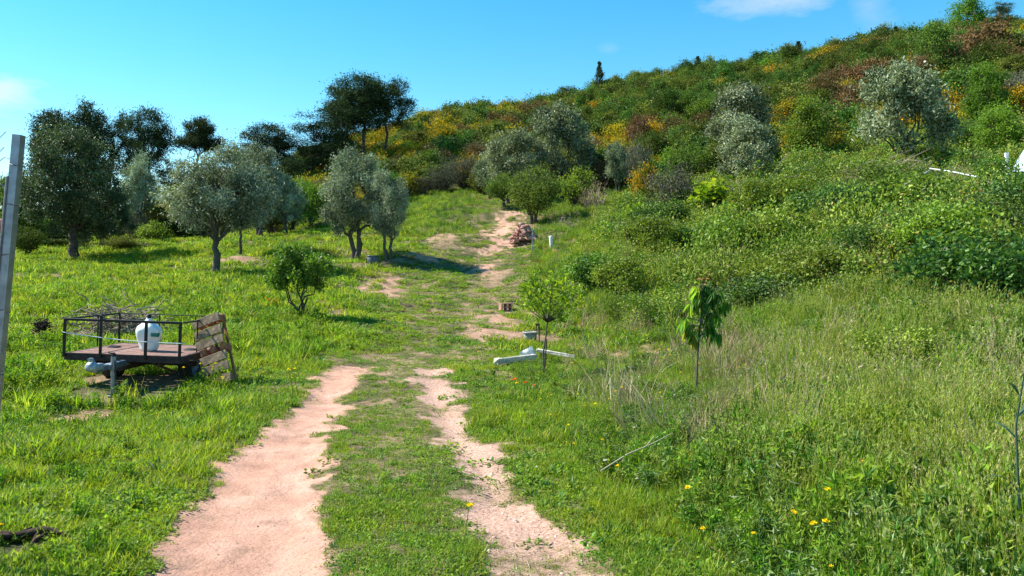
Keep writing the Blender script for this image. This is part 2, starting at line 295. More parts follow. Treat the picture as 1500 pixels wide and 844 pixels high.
def ground_material():
    m = bpy.data.materials.new('meadow_soil'); m.use_nodes = True; nt = m.node_tree; n = nt.nodes; l = nt.links
    b = n['Principled BSDF']; b.inputs['Roughness'].default_value = .95; b.inputs['Specular IOR Level'].default_value = .1
    g = n.new('ShaderNodeNewGeometry')
    def noise(s, d=5, r=.6):
        o = n.new('ShaderNodeTexNoise'); o.inputs['Scale'].default_value = s; o.inputs['Detail'].default_value = d; o.inputs['Roughness'].default_value = r
        l.new(g.outputs['Position'], o.inputs['Vector']); return o.outputs['Fac']
    def ramp(f, st):
        r = n.new('ShaderNodeValToRGB')
        while len(r.color_ramp.elements) < len(st): r.color_ramp.elements.new(.5)
        for e, (p, c) in zip(r.color_ramp.elements, st): e.position = p; e.color = tuple(c)+(1,)
        l.new(f, r.inputs[0]); return r.outputs[0]
    def mix(f, a, c, bl='MIX'):
        x = n.new('ShaderNodeMixRGB'); x.blend_type = bl
        if isinstance(f, float): x.inputs[0].default_value = f
        else: l.new(f, x.inputs[0])
        for i, v in ((1, a), (2, c)):
            if isinstance(v, tuple): x.inputs[i].default_value = v+(1,)
            else: l.new(v, x.inputs[i])
        return x.outputs[0]
    def mt(op, a, c, clamp=False):
        x = n.new('ShaderNodeMath'); x.operation = op; x.use_clamp = clamp
        for i, v in ((0, a), (1, c)):
            if isinstance(v, (int, float)): x.inputs[i].default_value = v
            else: l.new(v, x.inputs[i])
        return x.outputs[0]
    sa = n.new('ShaderNodeAttribute'); sa.attribute_name = 'soil'
    ga = n.new('ShaderNodeAttribute'); ga.attribute_name = 'gravel'
    ha = n.new('ShaderNodeAttribute'); ha.attribute_name = 'hill'
    earth = ramp(noise(2.2), [(.3,(.40,.215,.15)),(.5,(.53,.30,.215)),(.75,(.62,.38,.285))])
    earth = mix(ramp(noise(3.4, 6, .7), [(.50,(0,0,0)),(.66,(.75,.75,.75))]), earth, (.34,.20,.135))
    fine = ramp(noise(55, 4, .7), [(.28,(.45,.45,.45)),(.42,(.85,.85,.85)),(.6,(1,1,1)),(.8,(1.15,1.15,1.15))])
    grav = ramp(noise(42, 3, .6), [(.3,(.25,.14,.10)),(.5,(.44,.27,.20)),(.7,(.56,.39,.31))])
    earth = mix(ga.outputs['Fac'], mix(1.0, earth, fine, 'MULTIPLY'), grav)
    # dry litter streaks
    stn = n.new('ShaderNodeTexNoise'); stn.inputs['Scale'].default_value = 14; stn.inputs['Detail'].default_value = 5
    mp = n.new('ShaderNodeMapping'); mp.inputs['Scale'].default_value = (1, 3, 1); l.new(g.outputs['Position'], mp.inputs['Vector']); l.new(mp.outputs[0], stn.inputs['Vector'])
    lit = ramp(stn.outputs['Fac'], [(.35,(.11,.075,.04)),(.5,(.25,.17,.10)),(.7,(.38,.28,.18))])
    dark = ramp(noise(9), [(.35,(.035,.04,.015)),(.6,(.08,.085,.03)),(.8,(.15,.12,.06))])
    turf = mix(ramp(noise(1.3), [(.4,(0,0,0)),(.62,(1,1,1))]), dark, lit)
    turf = mix(ha.outputs['Fac'], turf, ramp(noise(.5, 8, .7), [(.35,(.03,.05,.015)),(.55,(.09,.09,.03)),(.7,(.16,.11,.05))]))
    e = mt('ADD', sa.outputs['Fac'], mt('MULTIPLY', mt('SUBTRACT', noise(12, 5, .7), .5), .7))
    e1 = mt('MULTIPLY', mt('SUBTRACT', e, .28), 4.0, True)
    e2 = mt('MULTIPLY', mt('SUBTRACT', e, .52), 3.6, True)
    c = mix(e2, mix(e1, turf, mix(.5, lit, earth)), earth)
    l.new(c, b.inputs['Base Color'])
    bp = n.new('ShaderNodeBump'); bp.inputs['Strength'].default_value = .7; bp.inputs['Distance'].default_value = .03
    h = mt('ADD', mt('MULTIPLY', noise(38, 6, .7), .6), mt('MULTIPLY', noise(8, 5, .6), 1.0))
    l.new(h, bp.inputs['Height']); l.new(bp.outputs[0], b.inputs['Normal'])
    return m
M_ground = ground_material()

# ------------------------------------------------------------------ geometry collector
class Geo:
    def __init__(s): s.V = []; s.F = []; s.K = []; s.rnd = []; s.mat = []; s.n = 0
    def add(s, V, Fc, rnd=None, mat=0):
        V = np.asarray(V, float).reshape(-1, 3); Fc = np.asarray(Fc, int)
        s.V.append(V); s.F.append((Fc+s.n).ravel()); s.K.append(np.full(len(Fc), Fc.shape[1]))
        s.rnd.append(np.zeros(len(Fc)) if rnd is None else np.broadcast_to(np.asarray(rnd, float), (len(Fc),)))
        s.mat.append(np.full(len(Fc), mat)); s.n += len(V); return s
    def mesh(s, name, mats, smooth=False):
        me = bpy.data.meshes.new(name)
        V = np.concatenate(s.V); Fi = np.concatenate(s.F).astype(np.int32); K = np.concatenate(s.K).astype(np.int32)
        me.vertices.add(len(V)); me.vertices.foreach_set('co', V.astype(np.float32).ravel())
        me.loops.add(len(Fi)); me.loops.foreach_set('vertex_index', Fi)
        me.polygons.add(len(K)); st = np.concatenate([[0], np.cumsum(K)[:-1]]).astype(np.int32)
        me.polygons.foreach_set('loop_start', st); me.polygons.foreach_set('loop_total', K)
        me.polygons.foreach_set('material_index', np.concatenate(s.mat).astype(np.int32))
        me.polygons.foreach_set('use_smooth', np.full(len(K), bool(smooth)))
        a = me.attributes.new('rnd', 'FLOAT', 'FACE'); a.data.foreach_set('value', np.concatenate(s.rnd).astype(np.float32))
        for m in (mats if isinstance(mats, (list, tuple)) else [mats]): me.materials.append(m)
        me.update(calc_edges=True); me.validate(); return me
    # --- solids
    def tube(s, P, r, k=6, mat=0, cap=True):
        P = np.asarray(P, float); n = len(P); r = np.broadcast_to(np.asarray(r, float), (n,))
        T_ = np.gradient(P, axis=0); T_ /= np.linalg.norm(T_, axis=1)[:, None]+1e-9
        ref = np.array([0, 0, 1.0]) if abs(T_[0][2]) < .8 else np.array([1.0, 0, 0])
        A = np.cross(T_, ref); A /= np.linalg.norm(A, axis=1)[:, None]+1e-9; B = np.cross(T_, A)
        th = np.arange(k)/k*2*math.pi
        V = P[:, None, :]+r[:, None, None]*(np.cos(th)[None, :, None]*A[:, None, :]+np.sin(th)[None, :, None]*B[:, None, :])
        i = np.arange(n-1)[:, None]*k; j = np.arange(k)[None, :]; j2 = (j+1) % k
        q = np.stack([i+j, i+j2, i+k+j2, i+k+j], -1).reshape(-1, 4)
        s.add(V, q, mat=mat)
        if cap:
            s.add(V[0], [list(range(k))[::-1]], mat=mat); s.add(V[-1], [list(range(k))], mat=mat)
        return s
    def box(s, c, sz, rot=None, mat=0, bev=0.0, jit=0, rng=None):
        x, y, z = [q/2 for q in sz]; b = bev
        if b <= 0:
            V = np.array([(i*x, j*y, k*z) for k in (-1, 1) for i, j in ((-1,-1),(1,-1),(1,1),(-1,1))], float)
            Fc = [(3,2,1,0),(4,5,6,7),(0,1,5,4),(1,2,6,5),(2,3,7,6),(3,0,4,7)]
            V = s._tr(V, c, rot, jit, rng); s.add(V, Fc, mat=mat); return s
        V = []; ring = []
        for k, ins in ((-1, b), (-1, 0), (1, 0), (1, b)):
            zz = k*z if ins else k*(z-b)
            X, Y = x-(ins), y-(ins)
            V += [(-X+ (b if not ins else 0), -Y, zz), (X-(b if not ins else 0), -Y, zz), (X, -Y+(b if not ins else 0), zz), (X, Y-(b if not ins else 0), zz),
                  (X-(b if not ins else 0), Y, zz), (-X+(b if not ins else 0), Y, zz), (-X, Y-(b if not ins else 0), zz), (-X, -Y+(b if not ins else 0), zz)]
        V = s._tr(np.array(V, float), c, rot, jit, rng)
        q = [(8*l+i, 8*l+(i+1) % 8, 8*(l+1)+(i+1) % 8, 8*(l+1)+i) for l in range(3) for i in range(8)]
        m0 = s.n; s.add(V, q, mat=mat)
        s.F.append(np.array([m0+i for i in range(7, -1, -1)]+[m0+24+i for i in range(8)])); s.K.append(np.array([8, 8])); s.rnd.append(np.zeros(2)); s.mat.append(np.full(2, mat))
        return s
    def _tr(s, V, c, rot, jit, rng):
        if jit: V = V+rng.normal(0, jit, V.shape)
        if rot is not None: V = V@rotm(*rot).T
        return V+np.asarray(c, float)
    def lathe(s, prof, k=16, c=(0,0,0), mat=0, lump=0, rng=None):
        P = np.array(prof, float); n = len(P); th = np.arange(k)/k*2*math.pi
        V = np.stack([P[:, 0][:, None]*np.cos(th), P[:, 0][:, None]*np.sin(th), np.repeat(P[:, 1][:, None], k, 1)], -1)
        if lump:
            f = 1+lump*(rng.random((n, k))-.5); V[..., 0] *= f; V[..., 1] *= f
        V = V+np.asarray(c, float)
        i = np.arange(n-1)[:, None]*k; j = np.arange(k)[None, :]; j2 = (j+1) % k
        s.add(V, np.stack([i+j, i+j2, i+k+j2, i+k+j], -1).reshape(-1, 4), mat=mat)
        return s
    # --- leaves
    def leaves(s, P, L_, W_, rng, mat=0, bias=(0, 0, .3), spread=1.0, fold=.12, rnd=None, dirs=None, up=None):
        n = len(P); d = rng.normal(0, 1, (n, 3))*spread+np.asarray(bias) if dirs is None else dirs
        d = d/(np.linalg.norm(d, axis=1)[:, None]+1e-9)
        q = rng.normal(0, 1, (n, 3))
        if up is not None: q = q*.45+np.cross(d, np.array([0, 0, 1.0]))*up
        sd = np.cross(d, q) if up is None else q-(q*d).sum(1)[:, None]*d
        sd /= np.linalg.norm(sd, axis=1)[:, None]+1e-9; nn = np.cross(d, sd)
        l = (L_*(.7+.6*rng.random(n)))[:, None]; w = (W_*(.7+.6*rng.random(n)))[:, None]
        V = np.stack([P, P+d*l*.45+sd*w/2+nn*l*fold, P+d*l, P+d*l*.45-sd*w/2+nn*l*fold], 1)
        i = np.arange(n)[:, None]*4
        s.add(V, i+np.arange(4)[None, :], rnd=rng.random(n) if rnd is None else rnd, mat=mat); return s
    def blades(s, B, H, W_, lean, rng, mat=0, rnd=None, curve=.5):
        n = len(B); a = rng.random(n)*2*math.pi; dx = np.stack([np.cos(a), np.sin(a), np.zeros(n)], 1)
        b = a+math.pi/2+rng.normal(0, .5, n); sx = np.stack([np.cos(b), np.sin(b), np.zeros(n)], 1)
        H = np.broadcast_to(H, (n,))[:, None]; le = np.broadcast_to(lean, (n,))[:, None]; w = np.broadcast_to(W_, (n,))[:, None]
        up = np.array([0, 0, 1.0])
        p1 = B+up*H*.5+dx*H*le*.3; p2 = B+up*H*(1-.25*le*curve)+dx*H*le*(.6+.5*curve)
        V = np.stack([B-sx*w*.45, B+sx*w*.45, p1+sx*w*.5, p1-sx*w*.5, p2], 1)
        i = np.arange(n)[:, None]*5; r = rng.random(n) if rnd is None else rnd
        m0 = s.n; s.add(V, i+np.arange(4)[None, :], rnd=r, mat=mat)
        s.F.append((m0+i+np.array([[3, 2, 4]])).ravel()); s.K.append(np.full(n, 3)); s.rnd.append(np.asarray(r)); s.mat.append(np.full(n, mat))
        return s
def rotm(rx, ry, rz):
    cx, sx, cy, sy, cz, sz = math.cos(rx), math.sin(rx), math.cos(ry), math.sin(ry), math.cos(rz), math.sin(rz)
    X = np.array([[1,0,0],[0,cx,-sx],[0,sx,cx]]); Y = np.array([[cy,0,sy],[0,1,0],[-sy,0,cy]]); Z = np.array([[cz,-sz,0],[sz,cz,0],[0,0,1]])
    return Z@Y@X

# ------------------------------------------------------------------ object helpers
def tag(o, label=None, cat=None, group=None, kind=None):
    if label: o['label'] = label
    if cat: o['category'] = cat
    if group: o['group'] = group
    if kind: o['kind'] = kind
    return o
def link(name, data, parent=None, loc=(0,0,0), rot=(0,0,0), scale=(1,1,1)):
    o = bpy.data.objects.new(name, data); COL.objects.link(o)
    o.location = loc; o.rotation_euler = rot; o.scale = scale
    if parent: o.parent = parent
    return o
def thing(name, label, cat, loc, rot=(0,0,0), scale=(1,1,1), group=None):
    o = link(name, None, None, loc, rot, scale); o.empty_display_size = .3
    return tag(o, label, cat, group)
def part(name, geo, mats, parent, smooth=False, **k):
    return link(name, geo.mesh(name, mats, smooth), parent, **k)

# ------------------------------------------------------------------ ground sheet
def build_ground():
    a1 = np.linspace(-42, 42, 421); a0 = np.linspace(-180, -43, 46); a2 = np.linspace(43, 180, 46)[:-1]
    az = np.radians(np.concatenate([a0, a1, a2])); na = len(az)
    rr = np.concatenate([np.linspace(.3, 3.2, 12)[:-1], np.exp(np.linspace(math.log(3.2), math.log(150), 400)), np.exp(np.linspace(math.log(160), math.log(4000), 30))])
    nr = len(rr)
    x = rr[:, None]*np.sin(az)[None, :]; y = rr[:, None]*np.cos(az)[None, :]
    z = hgt(x.ravel(), y.ravel())
    far = np.hypot(x, y).ravel()
    V = np.stack([x.ravel(), y.ravel(), z], 1); V = np.vstack([V, [0, 0, gz(0, .2)]])
    i = np.arange(nr-1)[:, None]*na; j = np.arange(na)[None, :]; j2 = (j+1) % na
    g = Geo(); g.add(V, np.stack([i+j, i+na+j, i+na+j2, i+j2], -1).reshape(-1, 4)[:, ::-1])
    c = len(V)-1
    g.F.append(np.stack([np.full(na, c), np.arange(na), (np.arange(na)+1) % na], 1)[:, ::-1].ravel()); g.K.append(np.full(na, 3)); g.rnd.append(np.zeros(na)); g.mat.append(np.zeros(na, int))
    me = g.mesh('ground', M_ground, True)
    X, Y = V[:, 0], V[:, 1]
    hill = sstep(38, 55, Y)
    for nm, v in (('soil', soil(X, Y)*(1-hill*.7)), ('gravel', gravel(X, Y)), ('hill', hill)):
        at = me.attributes.new(nm, 'FLOAT', 'POINT'); at.data.foreach_set('value', np.asarray(v, np.float32))
    o = link('ground', me); tag(o, kind='structure', label='grassy sloping ground with bare earth wheel tracks climbing to the hill')
    # make faces point up
    if me.polygons[1000].normal.z < 0: me.flip_normals()
build_ground()

# ------------------------------------------------------------------ scattering (uncountable stuff)
def scatter(name, label, variants, P, rotz, scl, tilt=None, idx=None, cat=None):
    """one object: points with attributes, a clump of foliage instanced on each"""
    rng = np.random.default_rng(len(P)+11)
    coll = bpy.data.collections.new(name+'_source')
    for k, me in enumerate(variants):
        o = bpy.data.objects.new('%s_clump_%02d' % (name, k), me); coll.objects.link(o)
    me = bpy.data.meshes.new(name); n = len(P)
    me.vertices.add(n); me.vertices.foreach_set('co', np.asarray(P, np.float32).ravel())
    rot = np.zeros((n, 3), np.float32); rot[:, 2] = rotz
    t = .12 if tilt is None else tilt
    rot[:, 0] = rng.normal(0, t, n); rot[:, 1] = rng.normal(0, t, n)
    a = me.attributes.new('rot', 'FLOAT_VECTOR', 'POINT'); a.data.foreach_set('vector', rot.ravel())
    a = me.attributes.new('scl', 'FLOAT', 'POINT'); a.data.foreach_set('value', np.asarray(scl, np.float32))
    ix = rng.integers(0, len(variants), n) if idx is None else idx
    a = me.attributes.new('idx', 'INT', 'POINT'); a.data.foreach_set('value', np.asarray(ix, np.int32))
    o = link(name, me); tag(o, label, cat, kind='stuff')
    ng = bpy.data.node_groups.new(name, 'GeometryNodeTree')
    ng.interface.new_socket('Geometry', in_out='INPUT', socket_type='NodeSocketGeometry')
    ng.interface.new_socket('Geometry', in_out='OUTPUT', socket_type='NodeSocketGeometry')
    n_ = ng.nodes; l = ng.links
    gi = n_.new('NodeGroupInput'); go = n_.new('NodeGroupOutput')
    mp = n_.new('GeometryNodeMeshToPoints'); ci = n_.new('GeometryNodeCollectionInfo'); ci.inputs['Collection'].default_value = coll
    ci.inputs['Separate Children'].default_value = True; ci.inputs['Reset Children'].default_value = True
    iop = n_.new('GeometryNodeInstanceOnPoints'); iop.inputs['Pick Instance'].default_value = True
    def attr(nm, t):
        q = n_.new('GeometryNodeInputNamedAttribute'); q.data_type = t; q.inputs['Name'].default_value = nm
        return [s for s in q.outputs if s.enabled and s.name == 'Attribute'][0]
    l.new(gi.outputs[0], mp.inputs['Mesh']); l.new(mp.outputs[0], iop.inputs['Points']); l.new(ci.outputs[0], iop.inputs['Instance'])
    l.new(attr('idx', 'INT'), iop.inputs['Instance Index']); l.new(attr('scl', 'FLOAT'), iop.inputs['Scale'])
    er = n_.new('FunctionNodeEulerToRotation'); l.new(attr('rot', 'FLOAT_VECTOR'), er.inputs[0]); l.new(er.outputs[0], iop.inputs['Rotation'])
    l.new(iop.outputs[0], go.inputs[0])
    md = o.modifiers.new('scatter', 'NODES'); md.node_group = ng
    return o
def samp(n, y0, y1, k, rng, u0=-.82, u1=.82):
    """points in the view fan, density per area falling as 1/Y^k"""
    t = rng.random(n); p = 2-k
    Y = (y0**p+t*(y1**p-y0**p))**(1/p) if abs(p) > 1e-6 else y0*(y1/y0)**t
    u = u0+(u1-u0)*rng.random(n); X = u*Y
    return X, Y
PXof = lambda X, Y: CX+F*X/Y
OFF = []   # keep-out circles (x, y, r)
def put(X, Y, keep):
    for (a, b, r) in OFF: keep = keep & ((X-a)**2+(Y-b)**2 > r*r)
    X = X[keep]; Y = Y[keep]; return np.stack([X, Y, hgt(X, Y)-.008], 1)

def tuft(seed, n, rad, h, w, lean, mat=0, hv=.4):
    rng = np.random.default_rng(seed); g = Geo()
    a = rng.random(n)*2*math.pi; r = rad*np.sqrt(rng.random(n))
    B = np.stack([r*np.cos(a), r*np.sin(a), np.zeros(n)], 1)
    g.blades(B, h*(1-hv+2*hv*rng.random(n)), w*(.7+.6*rng.random(n)), lean*(.3+1.2*rng.random(n)), rng)
    return g
def mat_leaves(seed, n, rad, h, L_, W_):       # low leafy mat
    rng = np.random.default_rng(seed); g = Geo()
    a = rng.random(n)*2*math.pi; r = rad*np.sqrt(rng.random(n))
    P = np.stack([r*np.cos(a), r*np.sin(a), h*rng.random(n)*(1-.5*r/rad)], 1)
    d = rng.normal(0, 1, (n, 3))*[1, 1, .35]+[0, 0, .25]
    g.leaves(P, L_, W_, rng, dirs=d, up=1.2, fold=.08); return g
def rosette(seed, n, L_, W_):
    rng = np.random.default_rng(seed); g = Geo()
    a = np.arange(n)*2.4+rng.normal(0, .3, n); e = rng.uniform(.2, 1.1, n)
    d = np.stack([np.cos(a)*np.cos(e), np.sin(a)*np.cos(e), np.sin(e)], 1)
    g.leaves(np.zeros((n, 3))+[0, 0, .01], L_, W_, rng, dirs=d, up=1.5, fold=.1); return g
def stalks(seed, n, rad, h, head=.09):          # tall grass with seed heads
    rng = np.random.default_rng(seed); g = tuft(seed, n*3, rad, h*.62, .009, .6)
    for i in range(n):
        a = rng.random()*6.28; r = rad*math.sqrt(rng.random()); H = h*(.65+.6*rng.random()); b = rng.random()*6.28; le = .05+.3*rng.random()**2
        P = np.array([[r*math.cos(a)+math.cos(b)*H*le*t*t, r*math.sin(a)+math.sin(b)*H*le*t*t, H*t*(1-.08*t)] for t in (0, .4, .75, 1.0)])
        g.tube(P, [.0022, .0019, .0015, .001], 3, mat=0, cap=False)
        g.rnd[-1] = np.full(9, .3+.6*rng.random())
        if rng.random() < .45: continue
        q = 8; tt = rng.random(q)
        Q = P[-1]+(P[-1]-P[-2])/np.linalg.norm(P[-1]-P[-2])*(tt[:, None]*head-head*.5)
        g.leaves(Q, .035, .006, rng, bias=tuple((P[-1]-P[-2])/np.linalg.norm(P[-1]-P[-2])*4.5), mat=0, rnd=.82+.18*rng.random(q))
    return g
def flower(seed, h, r, petals=8):
    rng = np.random.default_rng(seed); g = Geo()
    g.tube([[0,0,0],[.01,.0,h*.5],[.0,.012,h]], [.003,.002,.002], 3, mat=1, cap=False)
    a = np.arange(petals)/petals*6.283
    d = np.stack([np.cos(a), np.sin(a), np.full(petals, .35)], 1)
    g.leaves(np.zeros((petals, 3))+[0, .012, h], r, r*.9, rng, dirs=d, up=1.5, fold=.02, mat=0)
    g.leaves(np.zeros((petals, 3))+[0, .012, h+.004], r*.6, r*.6, rng, dirs=np.stack([np.cos(a+.3), np.sin(a+.3), np.full(petals, 1.2)], 1), up=1.5, mat=0)
    return g
def bush_clump(seed, n, rad, h, L_, W_, upw=.2):  # a dome of leaves
    rng = np.random.default_rng(seed); g = Geo(); P = []
    nc = max(6, n//22); c = rng.normal(0, 1, (nc, 3)); c /= np.linalg.norm(c, axis=1)[:, None]; c[:, 2] = np.abs(c[:, 2])
    c *= (.45+.55*rng.random(nc))[:, None]*[rad, rad, h]
    P = c[rng.integers(0, nc, n)]+rng.normal(0, .17, (n, 3))*[rad, rad, h]
    P[:, 2] = np.abs(P[:, 2])
    g.leaves(P, L_, W_, rng, bias=(0, 0, upw)); return g
def stems(seed, n, h, L_, W_, k=12):             # upright leafy weed stems
    rng = np.random.default_rng(seed); g = Geo()
    for i in range(n):
        a = rng.random()*6.28; r = .1*math.sqrt(rng.random()); b = rng.random()*6.28; H = h*(.6+.6*rng.random()); le = rng.random()*.3
        P = np.array([[r*math.cos(a)+math.cos(b)*H*le*t, r*math.sin(a)+math.sin(b)*H*le*t, H*t] for t in (0, .5, 1.0)])
        g.tube(P, [.004, .003, .0015], 3, cap=False); g.rnd[-1] = np.full(6, .35)
        t = rng.random(k)**.7; Q = P[0]+(P[2]-P[0])*t[:, None]
        g.leaves(Q, L_, W_, rng, bias=(0, 0, .5)); 
    return g

def nt_(P):   # lower, leafier growth close to the upper track
    px = PXof(P[:, 0], P[:, 1]); py = pyg(P[:, 0], P[:, 1]); c = np.interp(py, [300, 360, 450, 560], [745, 720, 660, 560])
    return 1-.35*sstep(150, 60, np.abs(px-c))
def shortz(P): return 1-.5*sstep(1180, 1040, PXof(P[:, 0], P[:, 1]))*sstep(6.0, 8.5, P[:, 1])
def scatter_all():
    rng = np.random.default_rng(5)
    # --- short turf
    vs = [tuft(10+i, 26, .085, .075, .0065, .9).mesh('turf_tuft', M_grass) for i in range(5)]
    X, Y = samp(46000, 2.6, 17, 1.35, rng); s = soil(X, Y)
    P = put(X, Y, rng.random(len(X)) > s*1.25+.02)
    side = np.where(P[:, 0] < -1.5, 1.15, 1.0)*(1+1.9*(fbm(P[:, 0]*1.2, P[:, 1]*1.2, 31)-.5))
    scatter('short_grass', 'short bright green grass growing beside and between the wheel tracks', vs, P, rng.random(len(P))*6.28, side*rng.uniform(.55, 1.2, len(P))*lawn(P[:, 0], P[:, 1])*(1-.5*soil(P[:, 0], P[:, 1])))
    # --- clover / low leaves
    vs = [mat_leaves(30+i, 46, .11, .05, .028, .02).mesh('clover_mat', M_clover) for i in range(5)]
    X, Y = samp(34000, 2.6, 17, 1.35, rng); s = soil(X, Y); dn = fbm(X*.8, Y*.8, 44)
    P = put(X, Y, (rng.random(len(X)) > s*1.35+.02) & (rng.random(len(X)) < .35+1.3*(dn-.3)))
    scatter('clover', 'low leafy green clover and weeds matted between the grass', vs, P, rng.random(len(P))*6.28, rng.uniform(.6, 1.4, len(P))*(.3+.7*lawn(P[:, 0], P[:, 1]))*(1-.5*soil(P[:, 0], P[:, 1])))
    # --- mid and far turf
    vs = [tuft(50+i, 44, .24, .14, .016, .8).mesh('meadow_tuft', M_grass) for i in range(4)]+[mat_leaves(60+i, 60, .26, .12, .07, .04).mesh('meadow_leaves', M_clover) for i in range(3)]
    X, Y = samp(36000, 15, 60, 1.1, rng); s = soil(X, Y)
    P = put(X, Y, rng.random(len(X)) > s*1.5+.04)
    scatter('meadow_grass', 'meadow grass on the slope beyond the trailer and along the upper track', vs, P, rng.random(len(P))*6.28, rng.uniform(.6, 1.3, len(P))*(1+.25*(P[:, 1]-15)/40)*(1-.6*soil(P[:, 0], P[:, 1]))*nt_(P), idx=np.where(rng.random(len(P)) < np.where(nt_(P) < .85, .9, .35), rng.integers(4, 7, len(P)), rng.integers(0, 4, len(P))))
    # --- knee high meadow on the left field
    vs = [stems(70+i, 9, .22, .06, .022, 9).mesh('leafy_weeds', M_clover) for i in range(4)]+[tuft(80+i, 30, .12, .22, .011, .7).mesh('lush_tuft', M_grass) for i in range(3)]
    X, Y = samp(9000, 3.5, 40, 1.0, rng, -.85, .0)
    lush = (PXof(X, Y) < 300-(Y < 9)*120+40*fbm(X, Y, 8)) | (Y > 13)*(PXof(X, Y) < 470)
    P = put(X, Y, lush & (soil(X, Y) < .25) & (fbm(X*.6, Y*.6, 71) > .38))
    scatter('lush_weeds', 'lush ankle high weeds in the bright field on the left', vs, P, rng.random(len(P))*6.28, rng.uniform(.5, 1.15, len(P))*np.where(P[:, 1] < 9, .6, 1.0))
    # --- broad leaves rosettes
    vs = [rosette(90+i, 14, .085, .024).mesh('weed_rosette', M_weed) for i in range(4)]
    X, Y = samp(5200, 2.6, 14, 1.3, rng)
    P = put(X, Y, (soil(X, Y) < .3) & (fbm(X*1.5, Y*1.5, 33) > .48))
    scatter('broad_leaf_weeds', 'broad leaved weed rosettes dotted through the near grass', vs, P, rng.random(len(P))*6.28, rng.uniform(.5, 1.3, len(P))*lawn(P[:, 0], P[:, 1]))
    # --- tall grass on the right
    vs = [stalks(110+i, 7, .13, .62).mesh('tall_grass_clump', M_tall) for i in range(6)]
    X, Y = samp(15000, 3.0, 15, 1.25, rng, .02, .85)
    px = PXof(X, Y); edge = X-RUT2.right(Y)
    t = sstep(.5, 1.8, edge+(fbm(X*1.1, Y*1.1, 61)-.5)*1.4)*sstep(2.6, 4.2, Y*1.0+X*.35)
    t *= np.where(px < 1000, .35, 1.0)*np.where((px < 950) & (Y > 9), .35, 1)*np.where(pyg(X, Y) < 400, .12, 1)
    t *= .12+1.1*sstep(.38, .62, fbm(X*1.5, Y*1.5, 62))
    P = put(X, Y, (rng.random(len(X)) < t) & (soil(X, Y) < .4))
    e = sstep(.4, 3.2, P[:, 0]-RUT2.right(P[:, 1]))
    scatter('tall_grass', 'tall seeding grass with pale ripening heads on the right of the track', vs, P, rng.random(len(P))*6.28, (.34+.55*e)*rng.uniform(.6, 1.15, len(P))*(.75+.5*fbm(P[:, 0]*1.3, P[:, 1]*1.3, 63))*shortz(P), tilt=.18)
    # medium grass under it
    vs = [tuft(130+i, 34, .15, .27, .008, .7).mesh('medium_tuft', M_tall) for i in range(5)]+[tuft(140+i, 34, .15, .24, .009, .7).mesh('medium_tuft', M_grass) for i in range(4)]
    X, Y = samp(20000, 2.8, 17, 1.25, rng, .0, .85)
    edge = X-RUT2.right(Y); t = sstep(.15, 1.3, edge+(fbm(X*1.1, Y*1.1, 67)-.5)*.9)
    P = put(X, Y, (rng.random(len(X)) < t) & (soil(X, Y) < .35))
    e = sstep(.2, 2.4, P[:, 0]-RUT2.right(P[:, 1]))
    scatter('medium_grass', 'mixed green grass thickening from the track edge towards the bank', vs, P, rng.random(len(P))*6.28, (.32+.6*e)*rng.uniform(.6, 1.1, len(P))*(.6+.8*fbm(P[:, 0]*1.6, P[:, 1]*1.6, 64))*shortz(P))
    vs = [stems(180+i, 8, .34, .07, .02, 12).mesh('green_weeds', M_weed if i % 2 else M_clover) for i in range(4)]+[bush_clump(185+i, 120, .2, .2, .05, .03).mesh('green_weeds', M_bramb) for i in range(3)]
    X, Y = samp(9000, 3.2, 16, 1.2, rng, .0, .85)
    P = put(X, Y, (X-RUT2.right(Y) > .7) & (fbm(X*1.2, Y*1.2, 65) > .43) & (soil(X, Y) < .3))
    scatter('green_weeds', 'dark leafy weeds growing between the tall grasses on the right', vs, P, rng.random(len(P))*6.28, rng.uniform(.5, 1.3, len(P))*(.5+.6*sstep(.5, 2.5, P[:, 0]-RUT2.right(P[:, 1])))*shortz(P))
    # --- bank vegetation
    vs = [bush_clump(150+i, 420, .5, [.7,.55,.8,.5,.65][i], .075, .052).mesh('bramble_clump', M_bramb) for i in range(5)]
    X, Y = samp(13000, 8.5, 52, .9, rng, .09, .86)
    zz = hbase(X, Y); px = PXof(X, Y)
    k = sstep(.43, .55, fbm(X*.62, Y*.45, 91)+.10*sstep(900, 1250, px)-.04*(Y > 34))*.9
    k *= sstep(.3, 1.2, zz-.25)*sstep(850, 960, px)*(.12+.88*sstep(540, 450, pyg(X, Y)))
    P = put(X, Y, (rng.random(len(X)) < k) & (soil(X, Y) < .4))
    scatter('bramble_thicket', 'leafy bramble thicket sprawling over the bank on the right', vs, P, rng.random(len(P))*6.28, rng.uniform(.5, 1.3, len(P))*(.8+.35*sstep(15, 40, P[:, 1]))*(.35+1.1*fbm(P[:, 0]*.8, P[:, 1]*.6, 92)))
    X, Y = samp(2600, 9, 50, .9, rng, .12, .86)
    P = put(X, Y, (rng.random(len(X)) < sstep(.50, .60, fbm(X*.55, Y*.5, 96))*sstep(930, 1050, PXof(X, Y))) & (hbase(X, Y) > .5))
    scatter('russet_weeds', 'russet and grey withered weeds among the brambles of the bank', [bush_clump(155+i, 130, .3, .5, .06, .02, .9).mesh('russet_clump', [M_heath, M_dry, M_greyw][i]) for i in range(3)], P, rng.random(len(P))*6.28, rng.uniform(.5, 1.2, len(P)))
    vs = [stems(160+i, 10, .42, .055, .016, 12).mesh('bank_weeds', M_weed) for i in range(3)]+[tuft(170+i, 34, .2, .42, .011, .7).mesh('bank_grass', M_tall) for i in range(4)]+[stems(175+i, 10, .38, .05, .02, 14).mesh('bank_weeds', M_clover) for i in range(3)]
    X, Y = samp(20000, 10, 55, 1.0, rng, .02, .86)
